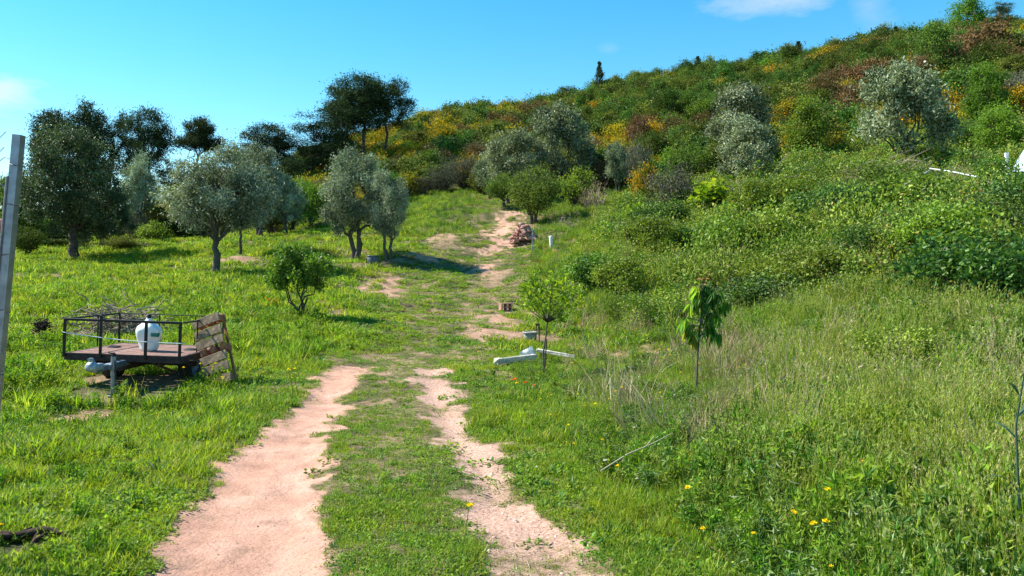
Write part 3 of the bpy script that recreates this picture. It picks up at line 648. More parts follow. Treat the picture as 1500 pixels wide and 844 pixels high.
    zz = hbase(X, Y); px = PXof(X, Y)
    k = sstep(.15, .8, zz)*sstep(760, 850, px+ (Y > 20)*20)*(1-.5*sstep(900, 1000, px)*sstep(500, 450, pyg(X, Y)))
    X = np.append(X, (kn := samp(2600, 30, 58, .2, rng, -.19, 0.0))[0]); Y = np.append(Y, kn[1])
    kk = sstep(720, 690, PXof(kn[0], kn[1])+30*(fbm(kn[0]*.4, kn[1]*.4, 3)-.5))*sstep(545, 580, PXof(kn[0], kn[1]))*sstep(350, 335, pyg(kn[0], kn[1])); k = np.append(k, kk)
    P = put(X, Y, (rng.random(len(X)) < k) & (soil(X, Y) < .45))
    scatter('bank_grass', 'rough grass and weeds covering the bank above the level ground', vs, P, rng.random(len(P))*6.28, rng.uniform(.5, 1.2, len(P))*np.where(PXof(P[:, 0], P[:, 1]) < 950, .75, 1.0))
    # dry grass patches on the bank
    vs = [tuft(190+i, 30, .16, .42, .007, .9).mesh('dry_tuft', M_dry) for i in range(3)]+[stalks(194+i, 9, .2, .75).mesh('dry_stalks', M_dry) for i in range(3)]
    X, Y = samp(7500, 5, 30, .9, rng, .05, .85)
    px = PXof(X, Y)
    k = (fbm(X*.6, Y*.6, 99) > .50)*(X-RUT2.right(Y) > 1.2)*sstep(930, 1150, px)
    P = put(X, Y, rng.random(len(X)) < k*.5+.06*(X-RUT2.right(Y) > 1.5))
    scatter('dry_grass', 'dry straw coloured grass standing among the weeds on the bank', vs, P, rng.random(len(P))*6.28, rng.uniform(.4, 1.1, len(P)), tilt=.3)
    # straw litter
    def lit(sd):
        r = np.random.default_rng(sd); g = Geo(); n = 9
        Q = np.stack([r.normal(0, .06, n), r.normal(0, .06, n), r.uniform(.004, .02, n)], 1)
        d = np.stack([r.normal(0, 1, n), r.normal(0, 1, n), r.normal(0, .12, n)], 1)
        g.leaves(Q, .10, .004, r, dirs=d, up=1.5); return g.mesh('straw', M_dry)
    X, Y = samp(6500, 2.6, 24, 1.3, rng); s = soil(X, Y)
    r1 = RUT1(X, Y)[0]
    P = put(X, Y, (rng.random(len(X)) < np.where((s > .12) & (s < .8), .9, .22)*np.where(r1 > .12, .25, 1)))
    scatter('dry_litter', 'dry straw and twig litter along the edges of the wheel tracks', [lit(i) for i in range(200, 205)], P+[0, 0, .008], rng.random(len(P))*6.28, rng.uniform(.4, 1.2, len(P)), tilt=.05)
    X, Y = samp(5000, 11, 46, 1.0, rng, -.5, .3); s = soil(X, Y)
    P = put(X, Y, (s > .15) & (rng.random(len(X)) < .8))
    scatter('path_litter', 'dry litter and straw over the bare patches of the upper track', [lit(i) for i in range(205, 210)], P+[0, 0, .012], rng.random(len(P))*6.28, rng.uniform(.9, 2.2, len(P)), tilt=.08)
    vs = [mat_leaves(25+i, 30, .09, .05, .035, .022).mesh('track_weed', M_clover) for i in range(3)]
    X, Y = samp(4200, 3, 42, 1.0, rng, -.4, .25); s = soil(X, Y); r1 = RUT1(X, Y)[0]
    P = put(X, Y, (s > .3) & (rng.random(len(X)) < .45) & (fbm(X*2, Y*2, 12) > .5) & ((r1 < .12) | (Y > 14)))
    scatter('track_weeds', 'small weeds coming up in the bare earth of the track', vs, P, rng.random(len(P))*6.28, rng.uniform(.4, 1.2, len(P))*(1+P[:, 1]/40))
    # pebbles
    def peb(sd, mt_):
        r = np.random.default_rng(sd); g = Geo()
        ph = np.array([[.0, -.4], [.75, -.3], [1, .05], [.7, .45], [.0, .6]])*.012
        g.lathe(ph, 7, lump=.5, rng=r); return g.mesh('pebble', mt_)
    X, Y = samp(24000, 2.6, 16, 1.5, rng); s = soil(X, Y); g_ = gravel(X, Y)
    P = put(X, Y, (s > .4) & (rng.random(len(X)) < np.where(g_ > .5, .95, .22)))
    scatter('gravel', 'small pinkish stones and crumbs of earth in the right hand wheel track', [peb(i, stonem if i % 2 else concm if i == 214 else stonem) for i in range(210, 216)], P+[0, 0, .007], rng.random(len(P))*6.28, np.exp(rng.normal(-.75, .45, len(P)))*np.where(gravel(P[:, 0], P[:, 1]) > .5, 1.0, .7), tilt=.5)
    # flowers
    vs = [flower(220+i, .16+.05*i, .017).mesh('yellow_flower', [M_yel, M_grass]) for i in range(4)]
    X, Y = samp(900, 3.2, 18, 1.0, rng, -.1, .8)
    d = fbm(X*.7, Y*.7, 18)
    P = put(X, Y, (X-RUT2.right(Y) > .5) & (soil(X, Y) < .3) & (rng.random(len(X)) < (d-.42)*3.0))
    X, Y = samp(2600, 10, 42, .6, rng, -.8, -.15); P2 = put(X, Y, (fbm(X*.3, Y*.3, 58) > .56) & (soil(X, Y) < .3))
    P = np.vstack([P, P2, [[a, b, gz(a, b)] for a, b in (hit(672, 830), hit(8, 830))]])
    scatter('yellow_flowers', 'small yellow wild flowers scattered through the grass', vs, P, rng.random(len(P))*6.28, rng.uniform(.8, 1.35, len(P)))
    Q = [hit(px, py) for px, py in ((768,592),(630,478),(395,462),(797,372),(810,378),(850,398),(862,402),(700,292),(712,296),(672,290),(684,293),(722,350),(790,395))]
    P = np.array([[a+dx, b+dy, gz(a, b)] for a, b in Q for dx, dy in ((0, 0), (.12, .1), (-.1, .14))])
    scatter('red_poppies', 'red poppies dotted in the grass beside the upper track', [flower(230, .3, .035, 5).mesh('poppy', [M_red, M_grass])], P, rng.random(len(P))*6.28, rng.uniform(.7, 1.2, len(P)))
    X, Y = samp(700, 4, 30, .8, rng)
    P = put(X, Y, (soil(X, Y) < .3) & (fbm(X*.5, Y*.5, 88) > .5))
    scatter('white_flowers', 'tiny white wild flowers in the grass', [flower(240+i, .18, .016).mesh('white_flower', [M_white, M_grass]) for i in range(2)], P, rng.random(len(P))*6.28, rng.uniform(.6, 1.2, len(P)))

# ------------------------------------------------------------------ trees
def limb(g, a, b, r0, r1, rng, k=6, wig=.08, n=5, mat=0):
    a = np.asarray(a, float); b = np.asarray(b, float); L_ = np.linalg.norm(b-a)
    t = np.linspace(0, 1, n)[:, None]; P = a+(b-a)*t
    P[1:-1] += rng.normal(0, wig*L_, (n-2, 3)); g.tube(P, np.linspace(r0, r1, n), k, mat=mat, cap=False); return P
def tree_meshes(name, seed, blobs, fork, nl, L_, W_, leafmat, barkm, r0=.16, ncl=60, nlimb=7, cr=.30, bias=(0,0,.2), stemn=1, base_spread=.0, inner=.45, upb=0, zr=1.0, clw=.35):
    """returns (trunk mesh, crown mesh); blobs = [(x,y,z,rx,ry,rz)] where the foliage is"""
    rng = np.random.default_rng(seed)
    vol = np.array([b[3]*b[4]*b[5] for b in blobs])**.75; vol /= vol.sum()
    C = []
    for i in range(ncl):
        b = blobs[rng.choice(len(blobs), p=vol)]; d = rng.normal(0, 1, 3); d /= np.linalg.norm(d)
        C.append(np.array(b[:3])+d*np.array(b[3:])*(inner+(1-inner)*rng.random()**.6))
    C = np.array(C); g = Geo()
    lim = C[rng.choice(ncl, nlimb, replace=False)]
    for it in range(3):
        own = np.argmin(((C[:, None]-lim[None])**2).sum(2), 1)
        lim = np.array([C[own == q].mean(0) if (own == q).any() else lim[q] for q in range(nlimb)])
    fk = np.array(fork, float)
    stemps = []
    for s_ in range(stemn):
        a = s_/max(1, stemn)*6.28+.7; bs = np.array([math.cos(a)*base_spread, math.sin(a)*base_spread, -.15])
        top = fk+np.array([math.cos(a), math.sin(a), 0])*base_spread*1.7*(stemn > 1)
        P = limb(g, bs, top, r0*1.25, r0*.72, rng, 8, .035, 6); stemps.append(P)
    g.tube([stemps[0][0], stemps[0][0]+[0, 0, .3]], [r0*1.7, r0*1.1], 8, cap=False)
    for q in range(nlimb):
        st = stemps[q % stemn]; f = st[-1] if rng.random() < .6 else st[-2]
        e = f+(lim[q]-f)*.72; limb(g, f, e, r0*.5, r0*.22, rng, 6, .07, 5)
        for c in C[own == q]: limb(g, e, c, r0*.18, r0*.05, rng, 4, .07, 4)
    tm = g.mesh(name+'_trunk', barkm, True)
    ci = rng.integers(0, ncl, nl); sz = cr*(.6+.8*rng.random(ncl))
    P = C[ci]+rng.normal(0, 1, (nl, 3))*sz[ci][:, None]*[1, 1, .8*zr]
    P[:, 2] += upb*np.abs(rng.normal(0, 1, nl))*sz[ci]
    crnd = rng.random(ncl)[ci]
    g = Geo(); g.leaves(P, L_, W_, rng, bias=bias, rnd=np.clip((1-clw)*rng.random(nl)+clw*crnd, 0, 1))
    return tm, g.mesh(name+'_crown', leafmat)
K = {}
def reg(kind, H, Wd, *ms): K.setdefault(kind, []).append((H, Wd, ms))
# olives: nominal 4.6 high, 4 wide
for i, (bl, nst) in enumerate([
  ([(0,0,2.9,1.6,1.6,1.3),(-.9,.2,2.5,1.0,1.0,.9),(1.0,-.1,2.6,1.0,1.0,.9),(.2,.3,3.7,1.0,1.0,.8)], 1),
  ([(0,0,2.7,1.5,1.5,1.5),(-.8,0,2.0,.9,1,1.0),(.9,.2,2.2,1.0,1,1.1),(-.1,0,3.7,.9,.9,.8)], 3),
  ([(-.7,0,2.8,1.1,1.2,1.3),(.8,0,3.0,1.2,1.2,1.2),(.1,.2,3.7,.9,.9,.8),(0,-.3,1.9,1.2,1.2,.7)], 2)]):
    t, c = tree_meshes('olive', 300+i, bl, (0,0,1.2), 21000, .125, .045, M_olive, barkg, .13, 78, 8, .20, inner=.55, upb=.3, clw=.5, stemn=nst, base_spread=.0 if nst == 1 else .18)
    reg('olive', 4.55, 4.3, t, c)
for i, (bl, nst) in enumerate([
  ([(0,0,2.7,1.6,1.5,1.4),(-1.0,.2,2.3,1.0,1.0,1.1),(1.1,-.1,2.4,1.0,1.0,1.1),(.3,.3,3.6,1.0,1.0,.8)], 2),
  ([(-.6,0,2.5,1.3,1.4,1.5),(.9,.2,2.2,1.1,1.0,1.2),(-.2,0,3.7,.9,.9,.8),(1.0,0,3.2,.7,.8,.7)], 3),
  ([(-.8,0,2.3,1.1,1.2,1.3),(.7,0,2.8,1.2,1.2,1.4),(-.3,.2,3.5,.9,.9,.9)], 2)]):
    t, c = tree_meshes('hill_olive', 350+i, bl, (0,0,.9), 10500, .19, .075, M_oliveh, barkg, .12, 48, 7, .23, stemn=nst, base_spread=.15, inner=.55, upb=.35, clw=.55)
    reg('hill_olive', 4.5, 4.4, t, c)
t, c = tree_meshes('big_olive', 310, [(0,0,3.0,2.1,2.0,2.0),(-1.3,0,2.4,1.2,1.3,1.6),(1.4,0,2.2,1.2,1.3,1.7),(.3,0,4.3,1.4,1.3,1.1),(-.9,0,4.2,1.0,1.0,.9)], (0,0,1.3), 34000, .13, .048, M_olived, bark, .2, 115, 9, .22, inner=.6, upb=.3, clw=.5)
reg('big_olive', 5.5, 5.3, t, c)
t, c = tree_meshes('lemon', 312, [(0,0,1.5,.85,.75,.55),(-.65,0,1.25,.4,.5,.45),(.7,0,1.3,.45,.5,.5),(-.4,0,2.0,.3,.3,.28),(.3,0,1.95,.35,.3,.25)], (0,0,.2), 6400, .11, .062, M_lemon, bark, .07, 60, 6, .12, stemn=2, base_spread=.04)
reg('lemon', 2.25, 2.5, t, c)
# umbrella / maritime pines: nominal 11 high, 6 wide
for i, bl in enumerate([
  [(0,0,9.7,1.7,1.6,1.0),(-1.4,.2,8.7,1.3,1.4,1.0),(1.4,0,8.8,1.4,1.4,1.0),(.3,0,7.7,1.9,1.6,.9),(-.9,0,6.4,1.4,1.2,.8),(1.2,0,6.2,1.1,1.1,.7)],
  [(.2,0,8.6,2.0,1.8,1.2),(-1.2,.3,9.6,1.1,1.3,.9),(1.2,0,9.9,1.1,1.1,.8),(2.1,0,7.9,.9,1.0,.7),(-1.9,0,8.0,1.0,1.1,.7),(.4,0,6.6,1.5,1.0,.7),(-1.3,0,5.8,1.2,1.0,.7),(1.7,0,5.9,1.0,1.0,.6)],
  [(0,0,10.2,1.5,1.5,.7),(-1.4,.3,8.6,1.5,1.6,.45),(1.6,.3,8.3,1.4,1.4,.4),(.2,0,8.9,1.3,1.2,.5)],
  [(0,0,7.5,2.0,2.0,1.9),(-.8,.3,5.0,2.3,2.0,1.5),(1.2,0,5.4,2.1,1.8,1.5),(-.9,0,8.9,1.3,1.1,1.1),(.8,0,9.7,1.1,1.1,1.1),(0,0,3.4,2.3,2,1.0)]]):
    t, c = tree_meshes('pine', 320+i, [(a, b, z_-.25, rx*.92, ry, rz*1.35) for a, b, z_, rx, ry, rz in bl], (.1,0,6.9 if i < 3 else 2.6), 13000, .28, .06, M_pine, bark, .14, 150, 7, .30, zr=.9, upb=.3, inner=.5, clw=.45)
    reg('pine', 11.0, 5.6, t, c)
# broadleaf green tree
for i in range(2):
    t, c = tree_meshes('green_tree', 330+i, [(0,0,2.6,1.3,1.2,1.6),(-.5,0,1.6,1.0,1,1.0),(.6,0,1.8,.9,1,1.0),(0,0,4.0,.8,.8,.7)], (0,0,.8), 9000, .15, .085, M_green if i == 0 else M_oak, bark, .13, 95, 7, .25)
    reg('green_tree' if i == 0 else 'oak_tree', 4.8, 3.6, t, c)
t, c = tree_meshes('dark_bush', 334, [(0,0,2.0,1.5,1.4,1.2),(-.9,0,1.8,1.0,1,.9),(1.0,0,2.0,.9,1,.9)], (0,0,.5), 9000, .14, .06, M_oak, bark, .12, 90, 7, .25, stemn=2, base_spread=.1)
reg('dark_bush', 3.4, 4.2, t, c)
# hillside shrubs: nominal 3 high (single meshes with stems)
def shrub(kind, seed, mat_, nl, L_, W_, H=3.0, R_=1.5, ncl=34, cr=.3, up=.2, cone=False, barkm=None, H0=.25):
    rng = np.random.default_rng(seed); g = Geo()
    d = rng.normal(0, 1, (ncl, 3)); d /= np.linalg.norm(d, axis=1)[:, None]; rr = (.35+.65*rng.random(ncl)**.6)[:, None]
    C = d*rr*[R_*.8, R_*.8, H*.38]+[0, 0, H*.56]
    if cone:
        t = rng.random(ncl); a = rng.random(ncl)*6.28; q = R_*1.05*(1-t)**.8*(.3+.7*rng.random(ncl))
        C = np.stack([q*np.cos(a), q*np.sin(a), H*(H0+(.97-H0)*t)], 1)
        g.tube([[0,0,-.2],[.03,0,H*.5],[0,0,H*.97]], [.08*H/3,.05*H/3,.015], 5, mat=1, cap=False)
    for c in C:
        s0 = [0, 0, c[2]*.82] if cone else [rng.normal(0, .1), rng.normal(0, .1), -.1]
        g.tube([s0, (np.array(s0)+c)/2+rng.normal(0, .08, 3), c], [.028, .02, .008], 3, mat=1, cap=False)
    ci = rng.integers(0, ncl, nl); sz = cr*(.6+.8*rng.random(ncl))
    if cone: sz = sz*(1.45-1.15*t)
    P = C[ci]+rng.normal(0, 1, (nl, 3))*sz[ci][:, None]*[1, 1, .85]; P[:, 2] = np.abs(P[:, 2])
    g.leaves(P, L_, W_, rng, bias=(0, 0, up), rnd=np.clip(.6*rng.random(nl)+.4*rng.random(ncl)[ci], 0, 1))
    me = g.mesh(kind, [mat_, barkm or bark]); K.setdefault(kind, []).append((H, R_*2.2, (me,)))
for i in range(4): shrub('oak_shrub', 400+i, M_oak, 2600, .20, .12, R_=1.5+.2*(i % 2))
for i in range(4): shrub('broom_shrub', 410+i, M_broom, 2600, .17, .09, H=2.4, R_=1.5, cr=.28, up=.8)
for i in range(3): shrub('red_shrub', 420+i, M_heath, 2400, .17, .09, H=2.6, R_=1.4, cr=.28, up=.6)
for i in range(3): shrub('grey_shrub', 430+i, M_greyw, 2200, .20, .05, H=2.6, R_=1.4, up=.8)
for i in range(5): shrub('ridge_pine', 440+i, M_rpine, 3000, .24, .07, H=[3.4, 3.6, 4.2, 3.0, 3.8][i], R_=[1.7, 1.9, 1.6, 2.1, 1.6][i], ncl=60, cr=.22, up=.7, cone=False, H0=.12)
for i in range(2): shrub('dark_pine', 450+i, M_pine, 2800, .24, .06, H=4.5, R_=[1.6,1.25][i], ncl=70, cr=.17, up=.9, cone=True)
for i in range(3): shrub('bright_shrub', 460+i, M_green, 2600, .16, .11, H=2.4, R_=1.5, cr=.28)
for i in range(2): shrub('thicket_shrub', 470+i, M_bramb, 2600, .11, .075, H=1.4, R_=1.2, cr=.24)
for i in range(5): shrub('bramble_mound', 473+i, [M_bramb2, M_bramb, M_mixw, M_bramb, M_bramb2][i], [4800, 4600, 5600, 4200, 5200][i], [.095, .10, .12, .08, .07][i], [.07, .07, .03, .06, .05][i], H=[1.4, 1.7, 1.2, 1.5, 1.3][i], R_=[1.25, 1.1, 1.3, 1.4, 1.2][i], ncl=[40, 30, 50, 34, 44][i], cr=[.2, .2, .24, .2, .18][i], up=[.3, .3, 1.0, .4, .3][i])
for i in range(2): shrub('bright_vine', 475+i, M_citrus, 420, .17, .15, H=1.3, R_=.5, ncl=14, cr=.16)
for i in range(2): shrub('dead_shrub', 480+i, M_dry, 700, .10, .03, H=1.6, R_=1.1, ncl=60, cr=.22, barkm=drywood)

def place(kind, v, px, base, top, hw, label, cat, group=None, Y=None, name=None, depth=None, rot=None):
    if Y is None: x, y = hit(px, base)
    else: x, y = (px-CX)/F*Y, Y
    z = gz(x, y)
    H, Wd, ms = K[kind][v % len(K[kind])]
    h = (HY-top)/F*y+EYE-z; sz = max(h, .3)/H; sx = 2*hw/F*y/Wd
    r = random.uniform(0, 6.28) if rot is None else rot
    sc = (sx, sx if depth is None else depth, sz)
    # width and depth scale alike so any heading keeps the outline
    nm = name or kind
    if len(ms) == 2:
        o = thing(nm, label, cat, (x, y, z), (0, 0, r), sc, group)
        link('trunk', ms[0], o); link('crown', ms[1], o)
    else:
        o = link(nm, ms[0], None, (x, y, z), (0, 0, r), sc); tag(o, label, cat, group)
    return o
random.seed(4)
PB = 'pines standing behind the olive grove'; OL = 'olive trees on the left field'; OR = 'olive trees on the hillside'
RS = 'small pines along the ridge line'
ROWS = [
 # left grove
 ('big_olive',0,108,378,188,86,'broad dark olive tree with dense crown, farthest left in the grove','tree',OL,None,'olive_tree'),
 ('olive',0,318,400,216,84,'spreading olive tree with a single leaning dark trunk behind the trailer','tree',OL,None,'olive_tree',0.3),
 ('olive',1,522,378,212,62,'silvery multi stemmed olive tree left of the dark drum','tree',OL,None,'olive_tree'),
 ('olive',2,568,384,252,38,'smaller olive tree with thin trunk right beside the dark drum','tree',OL,None,'olive_tree'),
 ('olive',2,418,348,258,34,'small shaded olive tree between the spreading olive and the silvery one','tree',OL,None,'olive_tree'),
 ('lemon',0,440,466,350,54,'young round leafed fruit tree branching low in the sunny grass','tree',None,None,'fruit_tree',0.0),
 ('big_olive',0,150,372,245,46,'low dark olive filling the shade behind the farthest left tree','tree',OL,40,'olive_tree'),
 ('oak_tree',0,30,375,250,40,'dark leafy tree behind the steel fence post','tree',None,42,'broadleaf_tree'),
 ('dark_bush',0,40,392,330,32,'round green bush at the foot of the farthest left olive','bush',None,36,'bush'),
 ('dark_bush',0,180,390,345,40,'dark bush under the right edge of the big left olive','bush',None,38,'bush'),
 ('oak_shrub',1,90,385,350,50,'low hedge like shrub behind the big left olive','shrub',None,44,'shrub'),
 ('broom_shrub',1,236,372,300,30,'yellow flowering broom shrub seen between the two largest left olives','shrub',None,50,'broom_shrub'),
 ('bright_shrub',0,222,378,325,30,'bright green shrub between the two largest left olives','shrub',None,44,'shrub'),
 ('oak_shrub',2,285,372,310,40,'dark shrub behind the spreading olive','shrub',None,50,'shrub'),
 ('bright_shrub',1,362,365,300,36,'olive green shrub behind the leaning trunk','shrub',None,52,'shrub'),
 ('olive',1,380,345,205,44,'tall grey leaved olive behind the spreading olive','tree',OL,42,'olive_tree'),
 ('olive',0,205,360,228,34,'thin pale olive standing in the gap below the second pine','tree',OL,48,'olive_tree'),
 ('pine',3,255,350,236,40,'dark bushy pine filling the gap left of the layered pine','tree',PB,64,'pine_tree'),
 ('oak_tree',0,205,356,262,34,'dark leafy tree low in the gap beside the big left olive','tree',None,54,'broadleaf_tree'),
 ('oak_tree',1,262,356,268,40,'dark leafy tree behind the left half of the spreading olive','tree',None,52,'broadleaf_tree'),
 ('pine',3,318,348,238,40,'dark bushy pine behind the top of the spreading olive','tree',PB,62,'pine_tree'),
 ('pine',3,425,335,226,34,'dark bushy pine right of the ragged pine','tree',PB,64,'pine_tree'),
 ('oak_tree',0,440,345,262,36,'dark broadleaf tree between the small shaded olive and the silvery one','tree',None,50,'broadleaf_tree'),
 ('oak_tree',1,8,372,262,36,'dark broadleaf tree at the far left edge behind the post','tree',None,50,'broadleaf_tree'),
 ('olive',0,352,378,228,40,'grey olive overlapping the right side of the spreading olive','tree',OL,33,'olive_tree'),
 # pines on the left
 ('pine',0,72,355,158,44,'leftmost pine crown showing above the dark olive','tree',PB,62,'pine_tree'),
 ('pine',1,122,355,150,46,'tall dense pine crown above the middle of the dark olive','tree',PB,60,'pine_tree'),
 ('pine',1,166,355,162,34,'thin pine crown right of the dark olive','tree',PB,68,'pine_tree'),
 ('pine',0,220,352,156,38,'lone pine with full round crown above the sky gap','tree',PB,60,'pine_tree'),
 ('pine',2,291,345,174,38,'flat layered pine rising above the spreading olive','tree',PB,60,'pine_tree'),
 ('pine',0,396,335,180,44,'pine with ragged crown left of the tall pine group','tree',PB,66,'pine_tree'),
 ('pine',3,345,335,208,32,'dark low pine between layered pine and ragged pine','tree',PB,76,'pine_tree'),
 ('pine',0,532,262,108,56,'tallest pine of the group, left of its twin, trunk bare below','tree',PB,72,'pine_tree'),
 ('pine',1,566,258,112,42,'tall pine at the right edge of the tallest group','tree',PB,72,'pine_tree'),
 ('pine',0,510,264,128,44,'slender pine tucked behind the left side of the tallest pine','tree',PB,76,'pine_tree'),
 ('pine',3,493,265,140,48,'bushy pine stepping down left of the tallest pines','tree',PB,70,'pine_tree'),
 ('pine',3,460,275,165,48,'low wide pine at the left foot of the tallest group','tree',PB,68,'pine_tree'),
 ('dark_pine',0,607,200,173,14,'small dark pine left of a trio on the shoulder of the hill','tree',RS,105,'pine_tree'),
 ('dark_pine',1,626,200,172,14,'small dark pine in the middle of a trio on the shoulder','tree',RS,105,'pine_tree'),
 ('dark_pine',0,641,200,174,11,'small dark pine right of a trio on the shoulder','tree',RS,108,'pine_tree'),
 # middle
 ('hill_olive',0,748,300,185,50,'dark grey olive on the hill left of the pale leaved one','tree',OR,None,'olive_tree'),
 ('hill_olive',1,718,292,226,28,'low silvery olive at the left edge of the hillside olives','tree',OR,None,'olive_tree'),
 ('hill_olive',2,822,290,154,50,'large pale leaved olive at the centre of the hill','tree',OR,None,'olive_tree'),
 ('dark_bush',0,782,327,240,50,'dark evergreen bush at the top end of the track above the rubble','bush',None,None,'bush'),
 ('dark_bush',0,738,306,252,36,'dark evergreen bush merging with the hillside olives left of the track top','bush',None,None,'bush'),
 ('hill_olive',2,905,285,210,22,'small round olive right of the large pale one','tree',OR,None,'olive_tree'),
 ('grey_shrub',0,935,290,205,22,'bare grey twiggy shrub right of the small round olive','shrub',None,None,'bare_shrub'),
 ('bright_shrub',0,842,305,248,34,'bright green rounded shrub below the large pale olive','shrub',None,None,'shrub'),
 ('dead_shrub',0,872,306,262,30,'brown dry shrub beside the bright rounded one','shrub',None,None,'dry_shrub'),
 ('grey_shrub',1,985,318,235,46,'grey green shrub mass left of the big leaved vine','shrub',None,None,'shrub'),
 ('broom_shrub',0,945,312,245,26,'yellow green shrub left of the grey green mass','shrub',None,None,'broom_shrub'),
 # right
 ('hill_olive',0,1085,262,120,56,'large dark grey olive on the right hillside','tree',OR,None,'olive_tree'),
 ('hill_olive',1,1092,288,176,50,'paler olive in front of the large dark grey one','tree',OR,None,'olive_tree'),
 ('green_tree',0,1181,252,141,37,'bright green leafy tree between two silver olives','tree',None,None,'broadleaf_tree'),
 ('hill_olive',2,1322,262,95,72,'largest silver olive on the right with two forked trunks','tree',OR,None,'olive_tree'),
 ('green_tree',0,1448,190,90,40,'dense green tree near the right edge above the vine','tree',None,None,'broadleaf_tree'),
 ('green_tree',0,1462,235,150,42,'lower green tree near the right edge','tree',None,None,'broadleaf_tree'),
 ('dark_bush',0,1412,232,175,36,'leafy dark green bush right of the largest silver olive','bush',None,None,'bush'),
 ('oak_tree',0,1370,130,33,38,'dark carob like tree with thick rounded crown high on the right','tree',None,None,'broadleaf_tree'),
 ('red_shrub',0,1445,110,33,52,'large reddish brown shrub near the top right of the hill','shrub',None,None,'red_shrub'),
 ('green_tree',1,1415,75,-8,34,'tall open crowned tree on the ridge at the top right','tree',None,110,'broadleaf_tree'),
 ('pine',3,1466,75,0,24,'dark pine on the ridge at the top right','tree',None,112,'pine_tree'),
 ('oak_tree',0,1505,110,28,34,'leafy tree cut by the right edge near the top','tree',None,90,'broadleaf_tree'),
 ('red_shrub',1,1245,200,125,30,'red brown shrub left of the largest silver olive','shrub',None,None,'red_shrub'),
 ('red_shrub',2,990,232,168,28,'dull red shrub on the middle of the hillside','shrub',None,None,'red_shrub'),
 ('red_shrub',0,935,235,170,22,'dark red shrub above the bare grey twiggy shrub','shrub',None,None,'red_shrub'),
 ('broom_shrub',2,1225,240,190,28,'yellow broom below the red brown shrub','shrub',None,None,'broom_shrub'),
 ('dark_pine',1,878,150,91,14,'single dark pine standing proud of the ridge line','tree',RS,112,'pine_tree'),
 # bank shrubs
 ('thicket_shrub',0,1290,298,238,50,'heap of brambles with dry leaves under the largest silver olive','bramble',None,None,'bramble_bush'),
 ('dead_shrub',1,1270,300,240,42,'brown dry leafy brush under the largest silver olive','shrub',None,None,'dry_shrub'),
 ('dead_shrub',0,1110,310,262,44,'brown dead brush at the top of the bank','shrub',None,None,'dry_shrub'),
 ('thicket_shrub',1,1210,305,248,44,'bramble bush beside the blue stake','bramble',None,None,'bramble_bush'),
 ('bright_vine',0,1035,318,262,34,'large leaved yellow green vine at the top of the bank','vine',None,None,'vine'),
 ('bright_vine',1,938,335,298,20,'small yellow green vine left of the larger one','vine',None,None,'vine'),
 ('bright_vine',0,1075,330,290,22,'yellow green vine right of the larger one','vine',None,None,'vine'),
 ('thicket_shrub',0,1060,385,318,62,'dark bramble mound on the middle of the bank','bramble','brambles on the bank',None,'bramble_bush'),
 ('thicket_shrub',1,1150,365,298,64,'dark green bramble mound below the blue stake','bramble','brambles on the bank',None,'bramble_bush'),
 ('thicket_shrub',0,990,425,375,40,'low dark bramble mound left of the cherry sapling','bramble','brambles on the bank',None,'bramble_bush'),
 ('thicket_shrub',1,1130,425,378,46,'bramble mound behind the cherry sapling','bramble','brambles on the bank',None,'bramble_bush'),
 ('thicket_shrub',0,1260,350,290,66,'green bramble mound above the dry grass patch','bramble','brambles on the bank',None,'bramble_bush'),
 ('thicket_shrub',1,1440,425,330,70,'reddish tinged bramble mound at the right edge of the bank','bramble','brambles on the bank',None,'bramble_bush'),
 ('thicket_shrub',0,1400,330,265,60,'bramble mound below the white pipe','bramble','brambles on the bank',None,'bramble_bush'),
]
for r in ROWS:
    place(r[0], r[1], r[2], r[3], r[4], r[5], r[6], r[7], r[8], r[9] if len(r) > 9 else None, r[10] if len(r) > 10 else None, rot=r[11] if len(r) > 11 else None)

belt = [(12,352,300),(48,350,306),(84,352,310),(196,352,305),(228,350,298),(262,350,302),(292,348,292),(330,348,296),(366,345,285),(398,343,280),(428,340,270),(455,335,262),(480,330,268),(505,325,275),(148,352,308),(118,352,314)]
BN = ['fence post','farthest left olive','big dark left olive','right flank of the big dark olive','thin pale olive','low dark olive','layered pine','spreading olive','tall grey leaved olive','ragged pine','small shaded olive','dark broadleaf tree','silvery olive','tallest pine group','lone round pine','broad dark olive trunk']
for i, (p, b_, t_) in enumerate(belt):
    k = ['oak_shrub','bright_shrub','oak_shrub','grey_shrub','ridge_pine'][i % 5]; w_ = {'oak_shrub': 'dark leafy', 'bright_shrub': 'fresh green', 'grey_shrub': 'grey green', 'ridge_pine': 'dark needled'}[k]
    place(k, i, p, b_, t_, 26, w_+' undergrowth shrub in the shade behind the '+BN[i], 'shrub', 'undergrowth shrubs behind the olive grove', 44+(i*37 % 9), 'undergrowth_shrub')
